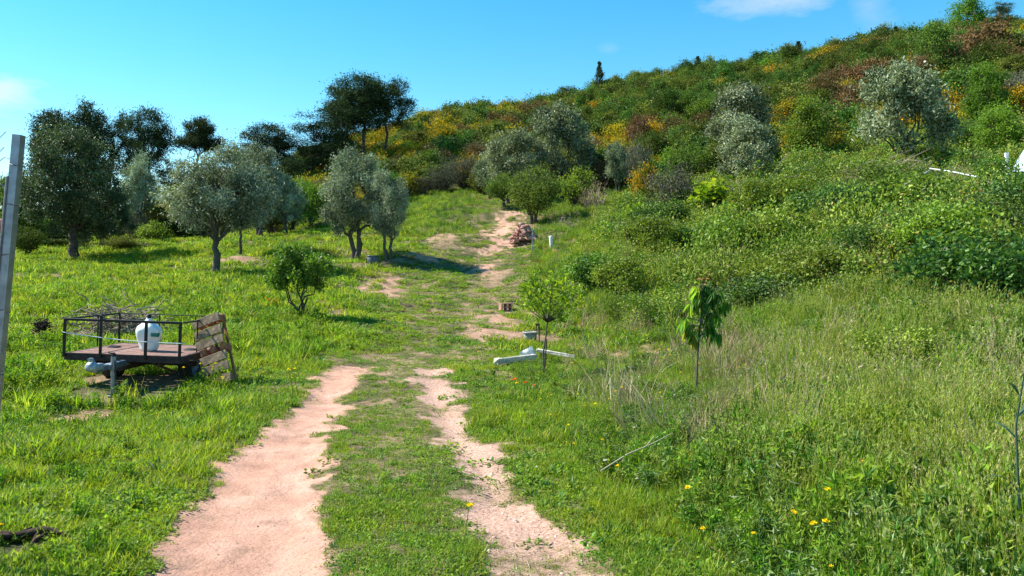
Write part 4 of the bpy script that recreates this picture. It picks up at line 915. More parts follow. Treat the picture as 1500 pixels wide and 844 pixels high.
# --- hillside cover: individuals for the ones that show, the rest one object
LAB = {
 'oak_shrub': ('evergreen_shrub', 'dark evergreen shrub', 'shrub', 'evergreen shrubs on the hillside'),
 'broom_shrub': ('broom_shrub', 'yellow flowering broom', 'shrub', 'flowering broom on the hillside'),
 'red_shrub': ('red_shrub', 'reddish brown bush', 'shrub', 'reddish bushes on the hillside'),
 'ridge_pine': ('young_pine', 'green young pine', 'tree', 'young pines on the upper hillside'),
 'grey_shrub': ('grey_shrub', 'grey green bush', 'shrub', 'grey bushes on the hillside'),
 'bright_shrub': ('green_shrub', 'fresh green bush', 'shrub', 'fresh green bushes on the hillside'),
 'dark_pine': ('dark_pine', 'dark ridge line pine', 'tree', 'dark pines along the ridge'),
}
def unique(L_):
    """things that would share a label are told apart by their order from the left"""
    by = {}
    for px, o in L_: by.setdefault(o['label'], []).append((px, o))
    words = 'first second third fourth fifth sixth seventh eighth ninth tenth eleventh twelfth thirteenth fourteenth fifteenth sixteenth seventeenth eighteenth'.split()
    for lb, q in by.items():
        if len(q) < 2: continue
        q.sort(key=lambda t: t[0])
        for i, (px, o) in enumerate(q): o['label'] = lb+', '+('leftmost' if i == 0 else 'rightmost' if i == len(q)-1 else words[min(i, 17)]+' from left')
LAND = [(108,280,'big dark left olive'),(318,300,'spreading olive'),(512,290,'olives by the drum'),(545,190,'tallest pine group'),(625,195,'trio of pines'),
 (690,265,'grassy knoll'),(748,235,'dark grey olive'),(822,215,'large pale olive'),(905,235,'small round olive'),(935,200,'dark red shrub'),(990,200,'dull red shrub'),(878,120,'lone ridge pine'),
 (1085,185,'large grey olive'),(1181,195,'bright green leafy tree'),(1245,165,'red brown shrub'),(1322,175,'largest silver olive'),(1370,85,'carob like tree'),(1445,70,'big reddish shrub'),
 (1455,150,'right edge trees'),(1415,30,'open crowned ridge tree'),(1035,290,'large leaved vine'),(985,270,'grey green shrub mass')]
def where(p, q, s):
    d = [((a-p)**2+((b-q)*1.4)**2, a, b, n) for a, b, n in LAND]; _, a, b, n = min(d)
    dx, dy = p-a, q-b; r = math.hypot(dx, dy)
    w = 'close to' if r < 22 else ('uphill of' if dy < 0 else 'downhill of') if abs(dy)*1.2 > abs(dx) else ('left of' if dx < 0 else 'right of')
    if r > 90: w = 'well '+w
    return ('small ' if s < .72 else 'tall ' if s > .95 else 'medium '), w+' the '+n
def bankmounds():
    UL = []
    rng = np.random.default_rng(31)
    pts = [(960,350),(1010,345),(1000,375),(950,385),(1050,350),(1100,330),(1150,320),(1200,335),(1180,370),(1240,330),(1100,375),(1290,330),(1340,310),(1330,350),(1390,300),(1440,290),(1480,320),(1400,350),(1460,370),(1380,400),
           (1260,385),(1200,420),(1490,410),(1430,440),(1310,430),(1130,450),(1060,430),(905,440),(925,462),(960,470),(885,430),(1480,480),(1360,480),(1240,300),(1170,285),(1320,280),(1540,350),(1560,430),(1290,560),(1450,540),(900,330),(1020,310),(1075,300)]
    lm = LAND+[(1022,490,'cherry like sapling'),(1228,290,'blue stake'),(1395,255,'white pipe'),(1480,240,'plastic cover'),(800,450,'young fruit tree by the beams'),(1310,400,'dry grass patch')]
    for i, (p, q) in enumerate(pts):
        x, y = hit(p+rng.uniform(-12, 12), q+rng.uniform(-6, 6)); z = gz(x, y)
        sc = rng.uniform(.45, .95)*(1 if y > 13 else .6)*(.8 if p < 990 and q > 420 else 1)
        d = [((a-p)**2+((b-q+25)*1.3)**2, a, b, n) for a, b, n in lm]; _, a, b, n = min(d); dx, dy = p-a, q-25-b
        w = 'close by' if math.hypot(dx, dy) < 28 else ('above' if dy < 0 else 'below') if abs(dy)*1.2 > abs(dx) else ('left of' if dx < 0 else 'right of')
        lb = ('large ' if sc > .75 else 'low ' if sc < .55 else 'rounded ')+'bramble mound on the bank '+('far ' if math.hypot(dx, dy) > 110 else '')+w+' the '+n
        o = link('bramble_mound', K['bramble_mound'][(i*2+i//5) % 5 if not (p < 990 and q > 420) else 1+i % 3][2][0], None, (x, y, z-.1), (0, 0, rng.random()*6.28), (sc*rng.uniform(.9, 1.5), sc*rng.uniform(.9, 1.3), sc*rng.uniform(.8, 1.1)*1.15))
        tag(o, lb, 'bramble', 'bramble mounds on the bank'); UL.append((p, o))
    unique(UL)
bankmounds()
def hillside():
    UL = []
    rng = np.random.default_rng(77); cells = []
    gx = np.arange(-75, 110, 1.6); gy = np.arange(46, 134, 1.8)
    for y in gy:
        for x in gx:
            X = x+rng.uniform(-.9, .9); Y = y+rng.uniform(-.9, .9); u = X/Y
            if -.85 < u < .86: cells.append((X, Y))
    Cc = np.array(cells); zb = hgt(Cc[:, 0], Cc[:, 1]); px = PXof(Cc[:, 0], Cc[:, 1]); py = HY-(zb-EYE)/Cc[:, 1]*F
    n1 = fbm(Cc[:, 0]*.17, Cc[:, 1]*.13, 14); n2 = fbm(Cc[:, 0]*.2, Cc[:, 1]*.2, 15, 2); rr = rng.random(len(Cc))
    # skyline height of each bearing, to tell the upper band from the lower
    crest = np.interp(px, [-500,0,330,450,550,650,750,850,950,1100,1300,1500,1800], [356,350,300,238,205,182,172,158,132,112,76,52,30])
    low = np.interp(px, [-500,400,560,650,750,850,950,1100,1300,1500,1800], [372,330,300,285,292,290,280,255,222,190,170])
    t = np.clip((low-py)/(low-crest+1e-6), 0, 1.2)
    items = []
    for i, (X, Y) in enumerate(Cc):
        if py[i] > low[i]-2 and px[i] > 420: continue
        if px[i] < 420 and rr[i] > .5: continue
        if (t[i] > .5 and px[i] > 800) or px[i] < 380:
            k = rng.choice(['ridge_pine','oak_shrub','bright_shrub','broom_shrub'], p=[.55,.33,.06,.06])
            if px[i] > 1120 and n1[i] > .60: k = 'broom_shrub' if rr[i] < .6 else 'red_shrub'
        elif 400 < px[i] < 780 and rr[i] < .30: k = 'broom_shrub'
        elif n1[i] > .53: k = rng.choice(['broom_shrub','oak_shrub','red_shrub','bright_shrub'], p=[.62,.2,.12,.06])
        elif n2[i] > .58: k = rng.choice(['red_shrub','oak_shrub','grey_shrub'], p=[.45,.35,.2])
        else: k = rng.choice(['oak_shrub','grey_shrub','bright_shrub','broom_shrub','ridge_pine'], p=[.5,.14,.14,.12,.10])
        if px[i] < 420: k = 'oak_shrub' if rr[i] < .3 else 'ridge_pine'
        s = rng.uniform(.3, .95)**1.0*(1.1 if k != 'ridge_pine' else .95)*(1.25 if t[i] > .5 and px[i] > 600 else 1)
        if px[i] < 420: s *= .75
        items.append((Y, X, zb[i], k, s, rng.random()*6.28, px[i]))
    # ridge line spikes
    for q in range(150):
        p = rng.uniform(590, 1560)
        if vnoise(p/38., 0.5, 5) < .36: continue
        Y = rng.uniform(112, 126); X = (p-CX)/F*Y
        items.append((Y-200, X, gz(X, Y), 'dark_pine' if q % 3 == 0 else ['ridge_pine','oak_shrub','ridge_pine','oak_shrub','ridge_pine','bright_shrub'][rng.integers(6)], (rng.uniform(.45, 1.45) if q % 3 else rng.uniform(.55, 1.0))*(1 if p > 900 else .65), rng.random()*6.28, p))
    items.sort(key=lambda q: q[0]); cnt = {}; rest = []
    for (Y, X, z, k, s, r, p) in items:
        if Y < 0: Y += 200
        c = cnt.get(k, 0)
        lim_ = {'oak_shrub': 110, 'broom_shrub': 110, 'ridge_pine': 90}.get(k, 60)
        if c < lim_ and 330 < p < 1530:
            cnt[k] = c+1; H, Wd, ms = K[k][rng.integers(len(K[k]))]; nm, lb, ct, gp = LAB[k]
            o = link(nm, ms[0], None, (X, Y, z), (0, 0, r), (s*rng.uniform(.85, 1.25), s*rng.uniform(.85, 1.25), s)); sw, ww = where(p, HY-(z+1.2-EYE)/Y*F, s); tag(o, sw+lb+' '+ww, ct, gp); UL.append((p, o))
        else: rest.append((X, Y, z, k, s, r))
    unique(UL)
    for kk, nm, lb in (('broom_shrub', 'far_broom', 'yellow flowering broom merging into one cover on the upper hillside'),
                   (None, 'hillside_scrub', 'dense evergreen scrub and young pines merging into one mass on the hill')):
        R_ = [q for q in rest if (q[3] == kk if kk else q[3] != 'broom_shrub')]
        keys = [kk] if kk else ['oak_shrub','ridge_pine','grey_shrub','bright_shrub','red_shrub','dark_pine']
        vs = []; off = {}
        for k in keys: off[k] = (len(vs), len(K[k])); vs += [m[2][0] for m in K[k]]
        idx = [off[q[3]][0]+rng.integers(off[q[3]][1]) for q in R_]
        scatter(nm, lb, vs, np.array([q[:3] for q in R_]), np.array([q[5] for q in R_]), np.array([q[4] for q in R_]), tilt=.05, idx=idx)
hillside()
# ------------------------------------------------------------------ flatbed trailer
def trailer():
    x0, x1, y0, y1, zd = -6.02, -4.47, 10.42, 11.85, .50
    cx, cy = (x0+x1)/2, (y0+y1)/2; zg = gz(cx, cy)
    w, d = x1-x0, y1-y0; zt = zd-zg
    t = thing('trailer', 'small flatbed farm trailer with black iron rails parked in the grass on the left', 'trailer', (cx, cy, zg), (0, R(2.0), 0))
    rng = np.random.default_rng(1)
    n = 8; bw = d/n
    for i in range(n):
        g = Geo().box((0, 0, 0), (w-.04, bw-.022, .03), bev=.004, jit=.001, rng=rng)
        part('deck_board', g, deckm, t, loc=(0, -d/2+bw*(i+.5), zt-.015+rng.uniform(-.002, .002)))
    g = Geo()
    g.box((0, -d/2-.012, zt-.045), (w+.03, .025, .10), bev=.004); g.box((0, d/2+.012, zt-.045), (w+.03, .025, .10), bev=.004)
    g.box((-w/2-.003, 0, zt-.048), (.024, d-.01, .095)); g.box((w/2+.003, 0, zt-.048), (.024, d-.01, .095))
    for xx in (-.4, 0, .4): g.box((xx, 0, zt-.072), (.05, d-.03, .08))
    part('deck_frame', g, deckd, t)
    rh = .455
    def bar(a, b, s=.03): 
        a = np.array(a, float); b = np.array(b, float); m = (a+b)/2; v = b-a; L_ = np.linalg.norm(v)
        return Geo().box(m, (s if abs(v[0]) < .01 else L_, s if abs(v[1]) < .01 else L_, s if abs(v[2]) < .01 else L_), bev=.003)
    part('front_top_rail', bar((-w/2-.01, -d/2-.04, zt+rh), (w/2+.01, -d/2-.04, zt+rh), .034), iron, t)
    part('side_top_rail', bar((w/2+.018, -d/2+.0, zt+rh), (w/2+.018, d/2, zt+rh), .022), iron, t)
    part('side_top_rail', bar((-w/2-.018, -d/2+.0, zt+rh), (-w/2-.018, d/2, zt+rh), .022), iron, t)
    part('rear_top_rail', bar((-w/2, d/2+.04, zt+rh), (w/2, d/2+.04, zt+rh), .014), iron, t)
    for px, hh, s in ((93, rh+.01, .034), (146, rh+.07, .034), (212, rh, .036), (262, rh, .034)):
        xx = (px-CX)/F*10.39-cx
        part('rail_post', Geo().box((xx, -d/2-.045, zt-.05+(hh+.05)/2), (s, s*.8, hh+.05), bev=.003), iron, t)
    for xx, yy, s in ((w/2+.018, -.25, .014), (w/2+.018, .3, .014), (w/2+.018, d/2, .018), (-w/2-.018, d/2, .022), (-w/2-.018, .1, .014), (-.2, d/2+.04, .012), (.35, d/2+.04, .012)):
        part('rail_post', Geo().box((xx, yy, zt+rh/2), (s, s, rh-.02)), iron, t)
    # lower side latch, pockets
    part('tail_latch', Geo().tube([[w/2+.02,-d/2+.1,zt-.06],[w/2+.12,-d/2+.1,zt-.06],[w/2+.12,-d/2+.1,zt-.11],[w/2+.02,-d/2+.1,zt-.11]], .008, 6), rust, t)
    # chassis
    g = Geo(); g.box((0, 0, zt-.17), (.05, d+.2, .07)); g.box((0, .12, zt-.2), (w-.25, .06, .06)); g.box((-.45, 0, zt-.13), (.04, d-.1, .05)); g.box((.45, 0, zt-.13), (.04, d-.1, .05))
    g.box((.30, -.1, zt-.25), (.32, .03, .03), rot=(0, .35, 0)); g.box((-.30, -.1, zt-.25), (.32, .03, .03), rot=(0, -.35, 0))
    part('chassis', g, rust, t)
    for sx in (-1, 1):
        rw = .235
        g = Geo(); pr = [(rw-.08, -.085), (rw-.02, -.09), (rw, -.06), (rw+.004, 0), (rw, .06), (rw-.02, .09), (rw-.08, .085)]
        g.lathe(pr, 28)
        wh = link('wheel', g.mesh('wheel_tyre', rubber, True), t, loc=(sx*(w/2-.22), .12, rw-.03), rot=(0, R(90), 0))
        g = Geo(); g.lathe([(0, .03), (.05, .035), (.06, .01), (rw-.1, .0), (rw-.078, .07)], 20); g.lathe([(rw-.078, -.07), (rw-.1, 0), (.0, -.02)], 20)
        part('rim', g, galvd, wh, True)
    # drawbar, coupling, jack
    part('drawbar', Geo().box((0.02, -d/2-.36, zt-.105), (.075, .86, .075), bev=.006), galv, t)
    fy = -d/2-.80
    g = Geo(); g.lathe([(0, .08), (.045, .078), (.07, .05), (.078, 0), (.06, -.03), (.0, -.03)], 16, c=(.02, fy-.03, zt-.085)); g.box((.02, fy+.1, zt-.08), (.09, .2, .08), bev=.015)
    cp = part('coupling', g, alum, t, True)
    part('coupling_handle', Geo().tube([[.02, fy+.03, zt-.02], [.02, fy-.02, zt+.03], [.02, fy-.1, zt+.035]], [.014, .018, .02], 8), alum, cp)
    xj = (165-CX)/F*9.95-cx; yj = 9.95-cy; zj = gz(cx+xj, 9.95)-zg
    g = Geo(); g.tube([[xj, yj, zj+.27], [xj, yj, zt+.03]], .034, 14); jk = part('jockey_stand', g, galv, t, True)
    g = Geo(); g.tube([[xj, yj, zj+.03], [xj, yj, zj+.28]], .026, 12); g.box((xj, yj, zj+.015), (.10, .10, .018), bev=.003); part('stand_foot', g, galv, jk)
    g = Geo(); g.tube([[xj, yj, zt+.03], [xj, yj, zt+.055], [xj-.01, yj, zt+.08]], [.03, .028, .012], 12); g.tube([[xj, yj, zt+.06], [xj-.02, yj-.03, zt+.075], [xj-.05, yj-.03, zt+.075], [xj-.05, yj-.03, zt+.115]], .009, 8); part('crank', g, iron, jk)
    g = Geo(); g.box(((xj+.02)/2, yj, zt-.10), (abs(xj-.02)+.02, .05, .07), bev=.005); part('clamp', g, alum, jk)
    g = Geo(); q = np.linspace(0, 1, 9); g.tube(np.stack([xj+.03+.03*np.sin(q*3), np.full(9, yj-.03)-.02*np.sin(q*3), zt-.02-.22*np.sin(q*2.6)], 1), .007, 6); part('brake_cable', g, blackp, jk)
    g = Geo(); q = np.linspace(0, 1, 14)
    P = np.stack([-w/2-.03+(w+.1)*q, np.full(14, -d/2-.062), zt+rh*.62-.10*q-.03*np.sin(q*3.14)], 1); g.tube(P, .0065, 6)
    tag(part('rope', g, ropew, t, True), 'pale rope tied across the front rail')
    OFF.extend([(cx-.45, cy-.1, .55), (cx+.45, cy-.1, .6), (cx, cy-.2, .5), (cx-.1, cy-1.1, .45), (cx+.6, cy-1.0, .4)]); return cx, cy, zg, zt, w, d
cx, cy, zg, zt, w, d = trailer()

# white sack on the deck
def sack():
    rng = np.random.default_rng(8); g = Geo()
    x, y = (217-CX)/F*10.95, 10.95; z = .50-math.sin(R(2.0))*(x-cx)+.004
    pr = [(0, 0), (.115, .0), (.135, .03), (.145, .08), (.165, .15), (.185, .22), (.195, .29), (.195, .34), (.175, .385), (.13, .42), (.08, .46), (.045, .505), (.033, .54)]
    prs = np.array(pr); th = np.arange(28)/28*6.283; V = []
    for k, (r, zz) in enumerate(prs):
        for a in th:
            f = 1+.07*math.sin(3*a+zz*6)+.05*math.sin(6*a-zz*13)+.035*math.sin(13*a+zz*25)+.02*rng.normal()
            V.append((r*f*math.cos(a), r*f*math.sin(a)*.85, zz+.012*math.sin(4*a)*(zz > .3)))
    n = len(prs); V = np.array(V); i = np.arange(n-1)[:, None]*28; j = np.arange(28)[None, :]; j2 = (j+1) % 28
    g.add(V, np.stack([i+j, i+j2, i+28+j2, i+28+j], -1).reshape(-1, 4))
    t = thing('sack', 'bulging white plastic sack with black cap standing on the trailer deck', 'sack', (x, y, z), (0, R(2), 0), (.86,.86,.86))
    part('bag', g, plasw, t, True)
    g = Geo(); g.lathe([(.0, .60), (.03, .60), (.034, .59), (.034, .535), (.0, .535)], 14); part('cap', g, blackp, t, True)
    g = Geo(); a0 = np.linspace(R(-58), R(-12), 8); V = []
    for a in a0:
        for zz in (.25, .31): 
            r = .207; V.append((r*math.cos(a), r*math.sin(a)*.87, zz+.01*math.sin(a*3)))
    g.add(V, [(2*i, 2*i+2, 2*i+3, 2*i+1) for i in range(7)]); tag(part('printed_patch', g, plasg, t, True), 'dark green printed patch')
    g = Geo(); q = np.linspace(0, 1, 8); V = []
    for k in q:
        for s in (-1, 1): V.append((.19+.03*math.sin(k*3), -.04+.05*s*(1-k*.3), .39-.16*k+.004*s))
    g.add(V, [(2*i, 2*i+1, 2*i+3, 2*i+2) for i in range(7)]); part('bag_flap', g, plasw, t, True)
sack()

# pallet leaning on the trailer
def pallet():
    rng = np.random.default_rng(3); Lh, Wd = 1.02, .40
    bx, by = (326-CX)/F*10.75, 10.75; z = gz(bx, by)
    tx, ty = (295-CX)/F*11.0, 11.05
    t = thing('pallet', 'narrow wooden pallet leaning upright against the right side of the trailer', 'pallet', (bx, by, z-.02), (R(-14), R(-20), R(-8)), (1, 1.45, 1))
    def bd(nm, c, s, m, **k): 
        part(nm, Geo().box((0, 0, 0), s, bev=.004, jit=.0015, rng=rng), m, t, loc=c)
    for zz, m in ((.06, palw), (.24, palw), (.385, palw), (.63, palw), (.775, palw), (.95, palw)):
        bd('slat', (0, -.068, zz), (Wd+.02, .02, .125), m)
    for zz in (.07, .52, .97): bd('slat', (0, .058, zz), (Wd, .02, .10), palr)
    for xx in (-Wd/2+.02, Wd/2-.02, 0): bd('runner', (xx, .038 if xx else .036, .51), (.035, .018, Lh), palr)
    for zz in (.06, .52, .95):
        for xx in (-Wd/2+.045, 0, Wd/2-.045): bd('block', (xx, -.012, zz), (.075, .085, .09), palr)
pallet()

# ------------------------------------------------------------------ fence post on the left
def fencepost():
    t0 = np.array([(28-CX)/F*4.0, 4.0, EYE+(HY-198)/F*4.0]); b0 = np.array([(-33-CX)/F*4.0, 4.0, -.05])
    v = t0-b0; L_ = np.linalg.norm(v)
    ry = math.atan2(v[0], v[2])
    t = thing('fence_post', 'leaning galvanised steel fence post at the left edge with wire loops', 'fence post', tuple(b0), (0, ry, 0))
    g = Geo(); h = L_
    # C shaped profile
    pro = [(-.030,-.022),(.028,-.022),(.028,.022),(-.030,.022),(-.030,.014),(.0255,.014),(.0255,-.0195),(-.0275,-.0195),(-.0275,-.010),(-.030,-.010)]
    V = [(x*.74, y, z) for z in np.linspace(0, h, 9) for x, y in pro]; k = len(pro)
    g.add(V, [(i*k+j, i*k+(j+1) % k, (i+1)*k+(j+1) % k, (i+1)*k+j) for i in range(8) for j in range(k)])
    g.add(np.array(V[-k:]), [(0,1,7,8),(0,8,9,9)][:1]); g.add(np.array(V[-k:])+[0,0,.0], [(1,2,5,6),(2,3,4,5)])
    part('post', g, galv, t)
    g = Geo(); g.tube([[-.026, -.026, .02], [-.026, -.026, h-.22]], .0055, 6); part('reinforcing_rod', g, galvd, t)
    rng = np.random.default_rng(6)
    for i, zz in enumerate((.52, .86, 1.18, 1.46, 1.72, 1.93)):
        z = zz/2.35*h+.25
        a = np.linspace(0, 6.28, 13); g = Geo()
        g.tube(np.stack([.029*np.cos(a)-.001, .029*np.sin(a), z+.01*np.sin(a+i)+.004*a], 1), .0022, 5)
        part('tie_wire', g, galvd, t)
    g = Geo()
    for zz, dz in ((h-.17, .1), (h-.30, .02), (h-.43, -.02), (h-.55, .03)):
        q = np.linspace(0, 1, 14)
        P = np.stack([-.03-q*.7, .0+q*.35, zz+.05*np.sin(q*14+zz*9)*(1-q*.3)+dz*q], 1); g.tube(P, .0022, 5)
    for q in range(6):
        a = rng.uniform(-.35, -.05); z = h-rng.uniform(.1, .5); g.tube([[a, .03, z], [a-.02, .05, z+.09], [a+.03, .07, z+.17]], .002, 5)
    tag(part('loose_wire', g, galvd, t), 'rusted loose fence wire curling off the top of the post')
    z = (1.6+(400-332)/F*4)/math.cos(ry)+.05
    g = Geo().lathe([(0,-.035),(.018,-.03),(.026,0),(.02,.03),(0,.036)], 10, c=(-.055, .0, z), lump=.3, rng=rng); tag(part('cloth_scrap', g, pinkc, t, True), 'scrap of pinkish cloth tied to the post')
fencepost()

# ------------------------------------------------------------------ small things
def at(px, py, dz=0):
    x, y = hit(px, py); return (x, y, gz(x, y)+dz)
def drypile(name, label, px, py, n, sx, sy, sz, L_, r, mat_, seed, cat='brushwood'):
    rng = np.random.default_rng(seed); p = at(px, py); t = thing(name, label, cat, p)
    g = Geo()
    for i in range(n):
        c = rng.normal(0, 1, 3)*[sx, sy, sz]+[0, 0, sz]; c[2] = abs(c[2]); a = rng.random()*6.28; e = rng.normal(0, .35); l = L_*rng.uniform(.4, 1.1)
        v = np.array([math.cos(a)*math.cos(e), math.sin(a)*math.cos(e), math.sin(e)])*l/2
        m = rng.normal(0, .05, 3)*l
        g.tube([c-v, c-v*.3+m, c+v*.4-m, c+v], [r*rng.uniform(.6, 1.4), r, r*.7, r*.3], 5)
    tag(part('twigs', g, mat_, t), kind='stuff'); return t
drypile('brush_pile', 'heap of grey dry prunings lying behind the trailer', 176, 492, 340, .44, .28, .22, .5, .013, drywood, 21)
drypile('brush_pile', 'dark bundle of dead brush in the grass left of the trailer', 62, 492, 200, .075, .08, .09, .18, .014, darkwood, 22)
drypile('brush_pile', 'brown dry twigs under the right hillside vine', 1300, 285, 110, 1.0, .5, .25, 1.0, .012, drywood, 23)
drypile('brush_pile', 'flattened dead stems on the bank top near the blue stake', 1120, 302, 110, .9, .5, .15, 1.0, .010, drywood, 24)
drypile('dead_tuft', 'withered grey brown tuft hanging on the bank right of the white tube', 832, 335, 130, .35, .2, .22, .5, .008, drywood, 27, 'dead plant')
# dark root branch bottom left
def rootbranch():
    rng = np.random.default_rng(5); x, y = hit(45, 796); z = gz(x, y)
    t = thing('dead_branch', 'dark weathered forked branch lying in the grass at the bottom left corner', 'branch', (x, y, z))
    g = Geo()
    g.tube([[-.42,-.02,.03],[-.26,.0,.05],[-.10,.03,.035],[.04,.05,.06],[.12,.05,.05],[.22,.035,.03]], [.045,.036,.022,.026,.018,.007], 9)
    g.tube([[-.34,-.06,.02],[-.22,-.03,.05],[-.12,.01,.04]], [.02,.02,.014], 7); g.tube([[.02,.0,.02],[.03,.04,.05]], [.012,.02], 7)
    g.tube([[.05,-.09,.015],[.04,-.03,.03],[.08,.03,.05]], [.008,.011,.01], 6); g.tube([[-.1,.03,.04],[-.04,.08,.07]], [.014,.005], 6)
    part('wood', g, darkwood, t, True)
rootbranch()
# dead stalk on the grass
def stalk():
    a = np.array(at(880, 716, .16)); b = np.array(at(985, 692, .34)); 
    t = thing('dry_stalk', 'long dry straw coloured stalk lying over the grass right of the track', 'stalk', tuple(a))
    g = Geo(); m = (b-a); g.tube([[0,0,0], m*.35+[0,0,.02], m*.7+[0,0,.0], m], [.005,.005,.004,.002], 6)
    g.tube([m*.3, m*.3+[.0,.05,-.03]], .004, 5); g.tube([m*.6, m*.68+[.03,.02,.06]], .003, 5)
    part('stem', g, principled('straw_stem', (.5,.42,.27), .8), t)
stalk()
# drums / buckets
def bucket(label, px, py, h, r0, r1, mat_, tilt=0, name='bucket', cat='bucket'):
    p = at(px, py, -.01); t = thing(name, label, cat, p, (R(tilt), 0, .4)); OFF.append((p[0], p[1], r1*.8))
    g = Geo(); g.lathe([(0, .0), (r0, 0), (r0+(r1-r0)*.5, h*.5), (r1, h), (r1-.012, h), (r0-.01, .02), (0, .02)], 22); part('shell', g, mat_, t, True)
    g = Geo(); g.lathe([(r1-.004, h-.03), (r1+.014, h-.028), (r1+.014, h+.004), (r1-.006, h+.004)], 22); part('rim', g, mat_, t, True)
    if name == 'bucket':
        a = np.linspace(.2, 2.9, 10); g = Geo(); g.tube(np.stack([(r1+.015)*np.cos(a), -np.abs(.9*r1*np.sin(a)), h-.02-.05*np.sin(a)], 1), .004, 5); part('handle', g, galvd, t)
    return t
bucket('dark blue grey drum standing under the right hand olive of the pair', 546, 389, .36, .19, .22, darkbuck, 0, 'drum', 'drum')
bucket('grey plastic bucket standing on bare earth behind the small fruit sapling', 776, 503, .235, .12, .15, bucketm, 2)
x, y, z = at(788, 501)
t = thing('iron_stake', 'pair of rusty iron stakes beside the grey bucket', 'stake', (x, y, z))
for dx, h in ((-.045, .42), (.03, .45)):
    part('stake', Geo().box((0,0,h/2-.05), (.022,.022,h), bev=.002), rust, t, loc=(dx, 0, 0), rot=(0, R(2 if dx < 0 else -1), 0))
part('cross_piece', Geo().box((0,0,0), (.07,.03,.045), bev=.006), rust, t, loc=(-.02, -.02, .36))
# brick block
def block(label, px, py, sz, rz, mat_, name='brick_block', holes=True):
    p = at(px, py); t = thing(name, label, 'brick', p, (0, 0, rz)); a, b, c = sz; rng = np.random.default_rng(2)
    g = Geo(); 
    g.box((0,0,c*.06), (a,b,c*.12)); g.box((0,0,c*.94), (a,b,c*.12)); g.box((0,0,c*.5), (a*.995,b*.99,c*.1))
    for xx in (-.46, 0, .46): g.box((xx*a,0,c*.5), (a*.08,b*.996,c*.77))
    part('shell', g, mat_, t)
block('pale red hollow brick lying by the bare patch right of the track', 740, 457, (.30,.24,.21), .35, brickm)
block('small broken red brick half hidden left of the trailer below the dark bundle', 61, 494, (.18,.10,.05), .2, principled('yellowish_brick', (.55,.42,.22), .9))
# rubble heap
def rubble():
    rng = np.random.default_rng(14); x, y = hit(768, 354); z = gz(x, y)
    t = thing('rubble_heap', 'heap of pinkish broken stones and tiles at the top end of the track', 'rubble', (x, y, z))
    ms = [];
    for i in range(4):
        g = Geo(); g.box((0,0,0), (1, .7, .45), bev=.12, jit=.06, rng=rng); ms.append(g.mesh('rubble_stone', [stonem, brickm][i % 2]))
    for i in range(90):
        u = rng.random()**.8; a = rng.random()*6.28; r = .85*(1-u*.8)
        s = rng.uniform(.14, .34)
        link('stone', ms[i % 4], t, (r*math.cos(a)*.8-.25*u*0, r*math.sin(a)*.6, u*.78), (rng.normal(0,.4), rng.normal(0,.4), rng.random()*6.28), (s, s, s*1.0))
    g = Geo(); g.lathe([(0,0),(.12,.02),(.15,.08),(.10,.15),(0,.17)], 10, lump=.4, rng=rng)
    tag(part('stone', g, stonem, t, True, loc=(-.1,0,.78)), 'rounded pale stone on the very top')
rubble()
# stake and white tube
x, y, z = at(780, 371); t = thing('wooden_stake', 'thin grey wooden stake in front of the rubble heap', 'stake', (x, y, z), (0, R(1), 0))
part('pole', Geo().box((0,0,.45), (.055,.05,1.0), bev=.006), stakem, t); part('cap_block', Geo().box((-.01,-.01,.93), (.09,.07,.06), bev=.008), stakem, t)
x, y, z = at(808, 361); t = thing('tree_guard', 'short white plastic tube standing in grass right of the grey stake', 'tree guard', (x, y, z), (0, R(-3), 0))
part('tube', Geo().lathe([(.055,.0),(.075,.12),(.085,.45),(.088,.52),(.07,.545),(0,.55)], 14), whitem, t, True)
part('peg', Geo().box((.0,-.06,.05), (.03,.03,.3)), stakem, t)
# concrete beams and bag round the sapling
def beam(label, pa, pb, s, mat_, z1=.05, z2=.05, name='concrete_beam'):
    a = np.array(at(*pa, z1)); b = np.array(at(*pb, z2)); v = b-a; L_ = np.linalg.norm(v); rng = np.random.default_rng(int(pa[0]))
    t = thing(name, label, 'beam', tuple((a+b)/2), (0, -math.asin(v[2]/L_), math.atan2(v[1], v[0])))
    part('bar', Geo().box((0,0,0), (L_, s, s), bev=.012, jit=.004, rng=rng), mat_, t)
    return t, L_
t, L_ = beam('pale weathered concrete beam pointing left from the fruit sapling', (726, 543), (784, 532), .085, concm, .09, .09)
for i in range(3): part('end_rib', Geo().box((-L_/2+.03+.05*i, 0, .0), (.022, .105, .10), bev=.006), concm, t)
beam('thin pale concrete beam running right from the fruit sapling', (786, 528), (842, 530), .06, concm, .16, .10)
x, y, z = at(777, 531); g = Geo(); rng = np.random.default_rng(9)
t = thing('paper_sack', 'crumpled white paper sack resting where the two concrete beams meet', 'sack', (x, y, z+.03), (R(-12), R(-25), .2))
U = np.linspace(-1, 1, 9); V = np.array([(u*.13, .02*math.sin(u*7+v*3)+rng.normal(0,.008)-(1-u*u)*(1-v*v)*.035, .10+v*.095) for v in U for u in U])
q = [(i*9+j, i*9+j+1, i*9+j+10, i*9+j+9) for i in range(8) for j in range(8)]
g.add(V, q); V2 = V*[1,-1,1]+[0,.03,0]; g.add(V2, [f[::-1] for f in q]); part('paper', g, whitem, t, True)
part('block', Geo().box((.02,0,-.03), (.06,.06,.14), bev=.01), concm, t, rot=(0, R(25), 0))
